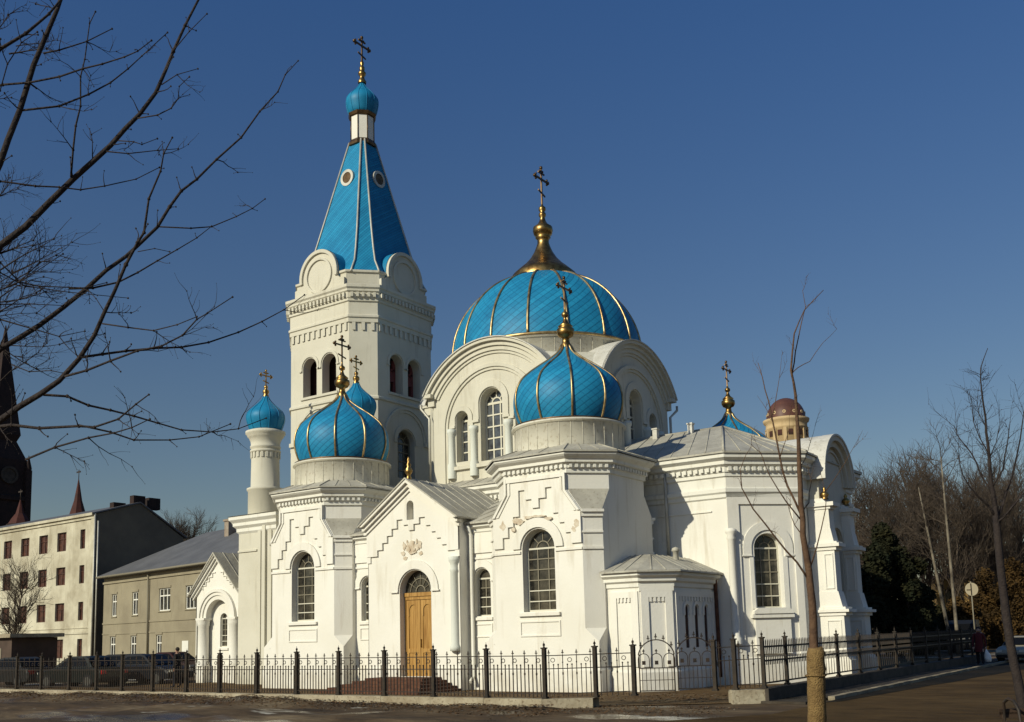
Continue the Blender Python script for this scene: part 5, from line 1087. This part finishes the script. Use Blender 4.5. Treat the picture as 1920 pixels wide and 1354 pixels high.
# domed round tower far behind the apse
p = at(1498,1180,110); z = lambda py: at(1498,py,110).z
RT_ = thing('domed_tower', (p.x,p.y,0), 'round ochre tower with a brown dome behind the roof of the apse', 'tower'); rr = 42*110/FOC*.97
TAN = plaster('tan_ochre_plaster', (.56,.42,.24), (.48,.35,.19), (.3,.2,.1)); BRD = mat('brown_metal_dome', (.115,.05,.036), .5, var=(.08,.035,.028), vscale=1)
mb = MB(); mb.lathe((p.x,p.y,0),[(rr*.93,0),(rr*.93,z(797)),(rr*1.0,z(795)),(rr*.95,z(793)),(rr*.95,z(785)),(rr*1.04,z(782)),(rr*1.07,z(777)),(rr*.9,z(775))],40)
for k in range(12):
    a = 2*math.pi*(k+.5)/12; f = Fr((p.x+rr*.93*math.cos(a),p.y+rr*.93*math.sin(a),0),(-math.sin(a),math.cos(a),0),(math.cos(a),math.sin(a),0)); mb.fbox(f,-.18,.18,8,z(797),-.1,.12)
mb.build('drum_wall', TAN, RT_)
for k in range(12):
    a = 2*math.pi*k/12; f = Fr((p.x+rr*.93*math.cos(a),p.y+rr*.93*math.sin(a),0),(-math.sin(a),math.cos(a),0),(math.cos(a),math.sin(a),0)); m2 = MB(); m2.fbox(f,-.24,.24,z(812),z(801),-.1,.05); m2.build('window', VOID, RT_)
mb = MB(); hd = (z(743)-z(775))*1.3; mb.lathe((p.x,p.y,0),[(rr*.90*math.cos(t),z(775)+hd*math.sin(t)) for t in [math.pi/2*k/14 for k in range(15)]],40); BD = mb.build('dome', BRD, RT_)
for k in range(12):
    a = 2*math.pi*(k+.5)/12; f = Fr((p.x+rr*.88*math.cos(a),p.y+rr*.88*math.sin(a),0),(-math.sin(a),math.cos(a),0),(math.cos(a),math.sin(a),0)); m2 = MB(); m2.arch(f,0,z(766),.08,.19,-.5,.04,0,0,2*math.pi,12); m2.build('oculus', TAN, BD)
mb = MB(); mb.box((p.x-9,p.y-6,0),(p.x+8,p.y+8,11)); mb.lathe((p.x,p.y,11),[(5,0),(4.2,2)],24); mb.build('base_wall', TAN, RT_)
# ochre house behind the shrubs at the right
p = at(1770,1180,112); OH = thing('ochre_house', (p.x,p.y,0), 'ochre rendered house mostly hidden behind the park trees on the right', 'building'); f = Fr((p.x,p.y,0),(.95,.3,0),(.3,-.95,0))
wl = [(a,1.1,z0,z0+1.6) for a in (1,3.4,5.8,8.2,10.6) for z0 in (1.0,4.2)]
mb = MB(); mb.pholes(f, rect(-.5,12,0,7), [rect(a-w/2,a+w/2,z0,z1) for a,w,z0,z1 in wl], 0, 0, .2); mb.fbox(f,-.5,12,3.3,3.45,-.05,.06); mb.poly([f.p(-.5,0,0),f.p(-.5,0,-9),f.p(-.5,7,-9),f.p(-.5,7,0)]); mb.poly([f.p(12,0,0),f.p(12,0,-9),f.p(12,7,-9),f.p(12,7,0)]); mb.poly([f.p(-.5,0,-9),f.p(12,0,-9),f.p(12,7,-9),f.p(-.5,7,-9)]); mb.build('wall', OCHRE, OH)
for a,w,z0,z1 in wl: m2 = MB(); m2.fbox(f,a-w/2,a+w/2,z0,z1,-.26,-.2); m2.fbox(f,a-.04,a+.04,z0,z1,-.2,-.15); m2.build('window', GLASS, OH)
mb = MB(); q = [f.p(-.9,6.95,.5),f.p(12.4,6.95,.5),f.p(9,9.6,-4.5),f.p(3,9.6,-4.5),f.p(-.9,6.95,-9.5),f.p(12.4,6.95,-9.5)]; mb.poly([q[0],q[1],q[2],q[3]]); mb.poly([q[4],q[5],q[2],q[3]]); mb.poly([q[0],q[3],q[4]]); mb.poly([q[1],q[2],q[5]]); mb.build('roof', mat('brown_tile_roof',(.10,.055,.035),.8,var=(.07,.04,.03)), OH)

# ================================================================== VEHICLES
TYRE = mat('black_tyre', (.012,.012,.012), .8); RIM = mat('wheel_rim', (.10,.095,.085), .45, metal=.6); CGL = mat('car_glass', (.006,.006,.006), .25, spec=.15); LAMP = mat('headlight_glass', (.6,.58,.5), .15, spec=.8); REDL = mat('red_lamp', (.35,.01,.01), .25)
def car(x, y, ang, paint, label, estate=False, group='parked cars', s=1.0):
    t = thing('parked_car', (x,y,0), label, 'car', group); u = Vector((math.cos(ang),math.sin(ang),0)); n = Vector((math.sin(ang),-math.cos(ang),0)); f = Fr((x,y,0),u,n)
    def sec(prof, ws):                                           # lengthwise profile swept across the width
        mb = MB(); mb.rings([[f.p(a*s,z*s,w*s) for a,z in p] for w,p in zip(ws, prof)], 0, False); return mb
    low = [(-2.02,.30),(-2.08,.45),(-2.06,.72),(-1.98,.90),(-1.2,.96),(.85,.93),(1.5,.86),(1.98,.72),(2.08,.55),(2.06,.34),(1.9,.26),(-1.9,.26)]
    sh = lambda p, k, dz: [(a*k, .26+(z-.26)*dz) for a,z in p]
    mb = sec([sh(low,.93,.88),sh(low,.985,.97),low,low,sh(low,.985,.97),sh(low,.93,.88)],(-.84,-.80,-.62,.62,.80,.84))
    for p in (mb.f and [[f.p(a*s,z*s,-.84*s) for a,z in sh(low,.93,.88)]],[[f.p(a*s,z*s,.84*s) for a,z in sh(low,.93,.88)]]): mb.poly(p[0])
    bo = mb.build('body', paint, t)
    top = [(-1.95 if estate else -1.5,.90),(-1.72 if estate else -1.05,1.36),(-1.3 if estate else -.75,1.44),(.05,1.44),(.28,1.38),(1.0,.90)]
    mb = MB(); mb.rings([[f.p(a*s,z*s,-.74*s) for a,z in top[:1]+top[-1:]]+[],[f.p(a*s,z*s,.74*s) for a,z in top[:1]+top[-1:]]],0,False,False) if False else None
    q0 = [f.p(a*s,z*s,-(.76-.17*(z-.9)/.54)*s) for a,z in top]; q1 = [f.p(a*s,z*s,(.76-.17*(z-.9)/.54)*s) for a,z in top]; mb.rings([q0,q1],0,False,False); mb.poly(q0); mb.poly(q1); cb = mb.build('cabin', paint, t)
    wi = [(-1.62 if estate else -1.18,.98),(-1.5 if estate else -.86,1.34),(-.02,1.36),(.22,1.31),(.72,.98)]
    for sd_ in (-1,1):
        mb = MB(); cut = [(-.42,.98),(-.42,1.37)]
        mb.poly([f.p(a*s,z*s,sd_*(.772-.17*(z-.9)/.54)*s) for a,z in wi]); mb.build('side_window', CGL, cb)
    mb = MB(); mb.poly([f.p(.34*s,1.335*s,-.58*s),f.p(.34*s,1.335*s,.58*s),f.p(.97*s,.945*s,.68*s),f.p(.97*s,.945*s,-.68*s)]); 
    for v in mb.v: v += u*.03+Vector((0,0,.03))
    mb.build('windscreen', CGL, cb)
    mb = MB(); a0,a1 = (-1.76,-1.95) if estate else (-1.10,-1.46); mb.poly([f.p((a0-.02)*s,1.31*s,-.56*s),f.p((a0-.02)*s,1.31*s,.56*s),f.p((a1-.02)*s,.97*s,.64*s),f.p((a1-.02)*s,.97*s,-.64*s)])
    for v in mb.v: v += -u*.03+Vector((0,0,.02))
    mb.build('rear_window', CGL, cb)
    for a in (-1.3,1.32):
        for sd_ in (-1,1):
            w = MB(); o = f.p(a*s,.31*s,sd_*.70*s)
            lo_ = [[o+u*(r*math.cos(t))*s+Vector((0,0,r*math.sin(t)*s))+n*(sd_*d*s) for t in [2*math.pi*k/18 for k in range(18)]] for r,d in ((.2,-.08),(.31,-.08),(.32,-.04),(.32,.12),(.30,.16),(.2,.165))]
            w.rings(lo_); wo_ = w.build('wheel', TYRE, t); w = MB(); w.poly([o+u*(.2*math.cos(t))*s+Vector((0,0,.2*math.sin(t)*s))+n*(sd_*.167*s) for t in [2*math.pi*k/16 for k in range(16)]]); w.build('rim', RIM, wo_)
    for sd_ in (-1,1):
        l = MB(); a,b = sorted((sd_*.45*s,sd_*.76*s)); l.fbox(f,1.95*s,2.05*s,.58*s,.72*s,a,b); l.build('headlight', LAMP, t); l = MB(); l.fbox(f,-2.085*s,-1.98*s,.62*s,.80*s,a,b); l.build('tail_light', REDL, t)
    for a in (-2.11,2.06): l = MB(); l.fbox(f,a*s,(a+.06)*s,.32*s,.46*s,-.72*s,.72*s); l.build('bumper', TYRE, t)
    return t
pt = lambda nm, c, r=.4: mat(nm, c, r, spec=.25)
DG = pt('dark_green_car_paint',(.006,.009,.007)); DB = pt('dark_blue_car_paint',(.006,.007,.010)); MR = pt('maroon_car_paint',(.030,.007,.006)); SV = pt('silver_beige_car_paint',(.26,.235,.18)); BKP = pt('black_car_paint',(.012,.012,.012)); RD = pt('red_car_paint',(.30,.02,.012)); GYP = pt('grey_car_paint',(.02,.02,.019))
def put(px, d, *a, **k): p = at(px, 1215, d); return car(p.x, p.y, *a, **k)
put(155,47,R(190),DG,'dark green saloon car parked behind the fence, nearest the pale house')
put(222,52,R(185),BKP,'black estate car parked in front of the grey house', True)
put(282,49,R(8),DB,'dark blue car parked left of the church chapel')
put(330,58,R(4),MR,'maroon car at the right end of the row by the chapel')
put(30,50,R(188),GYP,'grey car parked near the kiosk at the left edge')
car(-8.0,54.6,R(262),SV,'silver-beige hatchback on the street behind the right street tree',True,'cars on the street',.86)
car(-9.3,88,R(268),RD,'red car at the far right edge of the street',False,'cars on the street')
# dark van
p = at(1808,1200,66); vx, vy = p.x, p.y; t = thing('parked_van', (vx,vy,0), 'dark van parked on the street left of the silver car', 'van'); f = Fr((vx,vy,0),(.12,-.99,0),(.99,.12,0))
mb = MB(); pr = [(-2.3,.35),(-2.3,2.0),(-2.15,2.15),(1.0,2.12),(1.45,1.9),(1.95,1.2),(2.45,1.0),(2.55,.6),(2.5,.35)]; mb.rings([[f.p(a,z,w) for a,z in pr] for w in (-.85,.85)]); mb.poly([f.p(a,z,-.85) for a,z in pr]); mb.poly([f.p(a,z,.85) for a,z in pr]); mb.build('body', BKP, t)
for s in (-1,1):
    mb = MB(); mb.poly([f.p(a,z,s*.86) for a,z in ((.2,1.2),(.2,1.85),(1.25,1.85),(1.7,1.2))]); mb.build('side_window', CGL, t)
    for a in (-1.5,1.55):
        w = MB(); o = f.p(a,.34,s*.74); w.rings([[o+f.u*(r*math.cos(q))+Vector((0,0,r*math.sin(q)))+f.n*(s*d) for q in [2*math.pi*k/16 for k in range(16)]] for r,d in ((.22,-.1),(.34,-.1),(.34,.14),(.2,.16),(.02,.16))]); w.build('wheel', TYRE, t)
    mb = MB(); mb.ball(f.p(2.5,.75,s*.6),.12,0,8); mb.build('headlight', LAMP, t)
mb = MB(); mb.poly([f.p(1.48,1.88,-.74),f.p(1.48,1.88,.74),f.p(1.98,1.22,.78),f.p(1.98,1.22,-.78)]); mb.v = [v+Vector((0,0,.015))+f.u*.015 for v in mb.v]; mb.build('windscreen', CGL, t)

# ================================================================== PEOPLE
SKIN = mat('skin', (.42,.26,.19), .6); HAIR = mat('dark_hair', (.02,.014,.01), .7); TROU = mat('dark_trousers', (.015,.015,.02), .9)
def person(x, y, face, coat, label, stride=.16, bag=False, h=1.72):
    t = thing('person', (x,y,0), label, 'person'); k = h/1.72; c_, s_ = math.cos(face), math.sin(face)
    def W_(lx, ly, z): return Vector((x+(lx*c_-ly*s_)*k, y+(lx*s_+ly*c_)*k, z*k))  # lx forward, ly left
    V = [(0,0,.95,.15),(0,0,1.12,.135),(0,0,1.30,.15),(0,0,1.42,.12),(0,0,1.50,.055),(.015,0,1.57,.085),(.01,0,1.66,.088),(.0,0,1.70,.05)]
    E_ = [(0,1),(1,2),(2,3),(3,4),(4,5),(5,6),(6,7)]
    for s, ph in ((1,1),(-1,-1)):
        b = len(V); V += [(stride*.15*ph,s*.10,.88,.105),(stride*.75*ph,s*.10,.50,.072),(stride*ph-.03,s*.10,.10,.045),(stride*ph+.02,s*.10,.045,.045),(stride*ph+.14,s*.11,.035,.036)]; E_ += [(0,b),(b,b+1),(b+1,b+2),(b+2,b+3),(b+3,b+4)]
        b = len(V); V += [(0,s*.19,1.40,.062),(-.04*ph,s*.25,1.13,.05),(.07-.1*ph,s*.26,.88,.036),(.09-.11*ph,s*.26,.80,.034)]; E_ += [(3,b),(b,b+1),(b+1,b+2),(b+2,b+3)]
        hb = len(V)
        for i in range(4): V += [(.075-.11*ph+.018*i,s*.26,.745,.010),(.085-.11*ph+.016*i,s*.25,.70+.006*abs(i-1),.008)]; E_ += [(b+3,hb+2*i),(hb+2*i,hb+2*i+1)]
        V += [(.12-.11*ph,s*.24,.76,.010)]; E_ += [(b+3,len(V)-1)]
    me = bpy.data.meshes.new('body'); org = Vector((x,y,0)); me.from_pydata([W_(a,b,z)-org for a,b,z,_ in V], E_, [])
    o = bpy.data.objects.new('body', me); sc.collection.objects.link(o); o.parent = t
    sk = o.modifiers.new('skin','SKIN')
    for i,(a,b,z,r) in enumerate(V): me.skin_vertices[0].data[i].radius = (r*k,r*k)
    me.skin_vertices[0].data[0].use_root = True
    sb = o.modifiers.new('sub','SUBSURF'); sb.levels = 1; sb.render_levels = 1
    me.materials.append(SKIN)
    dg_ = bpy.context.evaluated_depsgraph_get(); me2 = bpy.data.meshes.new_from_object(o.evaluated_get(dg_)); o.modifiers.clear(); o.data = me2
    me2.materials.clear(); [me2.materials.append(m) for m in (SKIN, coat, TROU)]
    for p in me2.polygons:
        z = p.center.z/k; rad = math.hypot(p.center.x,p.center.y)/k; p.use_smooth = True
        p.material_index = 0 if (z > 1.47 or (z < .83 and z > .62 and rad > .2)) else (1 if z > .86 else 2)
    m = MB(); m.lathe(W_(0,0,0), [(.20*k,.62*k),(.185*k,.9*k),(.165*k,1.1*k),(.17*k,1.3*k),(.13*k,1.44*k),(.07*k,1.5*k)], 12); m.build('coat', coat, t)
    m = MB(); m.ball(W_(-.015,0,1.665), .098*k, 0, 10, 1.0); m.build('hair', HAIR, t)
    f = MB(); f.ball(W_(.10,0,1.60),.014*k,0,6); [f.ball(W_(.092,s*.03,1.635),.009*k,1,6) for s in (-1,1)]; f.ball(W_(.092,0,1.555),.012*k,0,6,.5); [f.ball(W_(.01,s*.088,1.61),.02*k,0,6) for s in (-1,1)]; f.build('face', [SKIN,HAIR], t)
    return t, W_
DCO = mat('dark_coat',(.012,.012,.014),.9); RCO = mat('dark_red_coat',(.085,.014,.016),.9)
p = at(332,1240,44); person(p.x,p.y,R(200),DCO,'person in a dark coat standing among the parked cars left of the chapel',.08)
p = at(1776,1215,51); person(-9.15,50.6,R(-80),DCO,'person in dark clothes walking on the pavement, left one of the pair',.18)
_, Wp = person(-9.0,49.6,R(-80),RCO,'person in a dark red coat walking on the pavement with a white bag',.18)
bp_ = at(1806,1235,49); b = MB(); hnd = Wp(.0,.27,.74)
b.rings([[hnd+Vector((w*math.cos(q)+lx,d*math.sin(q),z)) for q in [2*math.pi*k/12 for k in range(12)]] for w,d,z,lx in ((.02,.015,.0,0),(.06,.05,-.10,.01),(.13,.08,-.22,.03),(.16,.09,-.42,.05),(.12,.07,-.56,.06),(.02,.02,-.58,.06))],0,True)
tag(b.build('carrier_bag', mat('white_plastic_bag',(.82,.80,.78),.4), None, hnd), 'white plastic carrier bag hanging from the hand of the walker in red', 'bag')

# ================================================================== STREET FURNITURE
p = at(1821,1105,58); t = thing('road_sign', (p.x,p.y,0), 'round road sign on a thin post among the brown shrubs', 'sign'); f = Fr((p.x,p.y,0),cR*1.0-Vector((0,0,cR.z)),Vector((-cF.x,-cF.y,0)))
mb = MB(); mb.tube([(p.x,p.y,0),(p.x,p.y,p.z+.45)],.035,8); mb.build('post', FRAMED, t)
mb = MB(); mb.prism(f,[(.38*math.cos(2*math.pi*k/28),p.z+.38*math.sin(2*math.pi*k/28)) for k in range(28)],.04,.06); dk = mb.build('sign_disc', mat('weathered_sign_back',(.50,.42,.28),.6), t)
mb = MB(); mb.fbox(f,-.06,-.02,p.z-.34,p.z+.34,.06,.09); mb.fbox(f,-.30,-.06,p.z-.05,p.z-.01,.06,.085); mb.build('bracket', IRON, dk)
# iron bench end bottom right
p = at(1896,1362,14.5); bx, by = p.x, p.y; z0 = p.z-.62
t = thing('park_bench', (bx,by,0), 'dark iron bench with a curved arm hoop in the bottom right corner', 'bench'); f = Fr((bx,by,0),(.82,.57,0),(.57,-.82,0))
for a in (0,1.5):
    mb = MB(); H = max(.55,p.z-.05)
    mb.tube([f.p(a,0,.32),f.p(a,.35,.32),f.p(a-.02,.66,.30),f.p(a-.02,.78,.18),f.p(a-.02,.80,.02),f.p(a-.02,.74,-.12),f.p(a,.5,-.18),f.p(a,0,-.24)],.022,8); mb.tube([f.p(a,.42,.32),f.p(a,.43,-.2)],.018,6); mb.build('leg', IRON, t)
mb = MB(); [mb.fbox(f,-.05,1.55,.44,.47,d-.045,d+.045) for d in (-.12,0,.12,.24)]; mb.build('seat', mat('dark_bench_wood',(.05,.03,.018),.7), t)
mb = MB(); [mb.fbox(f,-.05,1.55,z-.04,z+.04,-.24,-.21) for z in (.55,.60)]; mb.tube([f.p(0,.45,-.2),f.p(0,.62,-.24)],.02,6); mb.tube([f.p(1.5,.45,-.2),f.p(1.5,.62,-.24)],.02,6); mb.build('backrest', mat('dark_bench_slats',(.05,.03,.018),.7), t)

# ================================================================== LITTER
random.seed(21); mb = MB()
def flake(x, y, z, r):
    a = random.uniform(0,6.28); q = [Vector((x+r*random.uniform(.6,1.2)*math.cos(a+k*1.5708), y+r*random.uniform(.6,1.2)*math.sin(a+k*1.5708), z+random.uniform(.004,.03))) for k in range(4)]; mb.poly(q, random.choice((0,0,1)))
for k in range(5200):
    x = random.uniform(-40,-13.6); y = 21.8-abs(random.gauss(0,.8)); flake(x, y, gz(x,y), random.uniform(.02,.055))
for k in range(2600):
    x = random.uniform(-34,-11.2); y = random.uniform(22.25,27.5) if x < -14 else random.uniform(24.6,28); flake(x, y, .02, random.uniform(.02,.06))
for k in range(900):
    x = random.uniform(-14,-9.6); y = random.uniform(20.5,23.4); flake(x, y, .012, random.uniform(.015,.04))
lt = mb.build('fallen_leaves', [mat('dead_brown_leaf',(.15,.075,.025),.9,var=(.07,.035,.015),vscale=3), mat('grey_grit',(.17,.14,.10),.9,var=(.08,.06,.045),vscale=3)])
lt['kind'] = 'stuff'; tag(lt, 'dead brown leaves and grit scattered along the stone kerb of the fence', 'leaves')
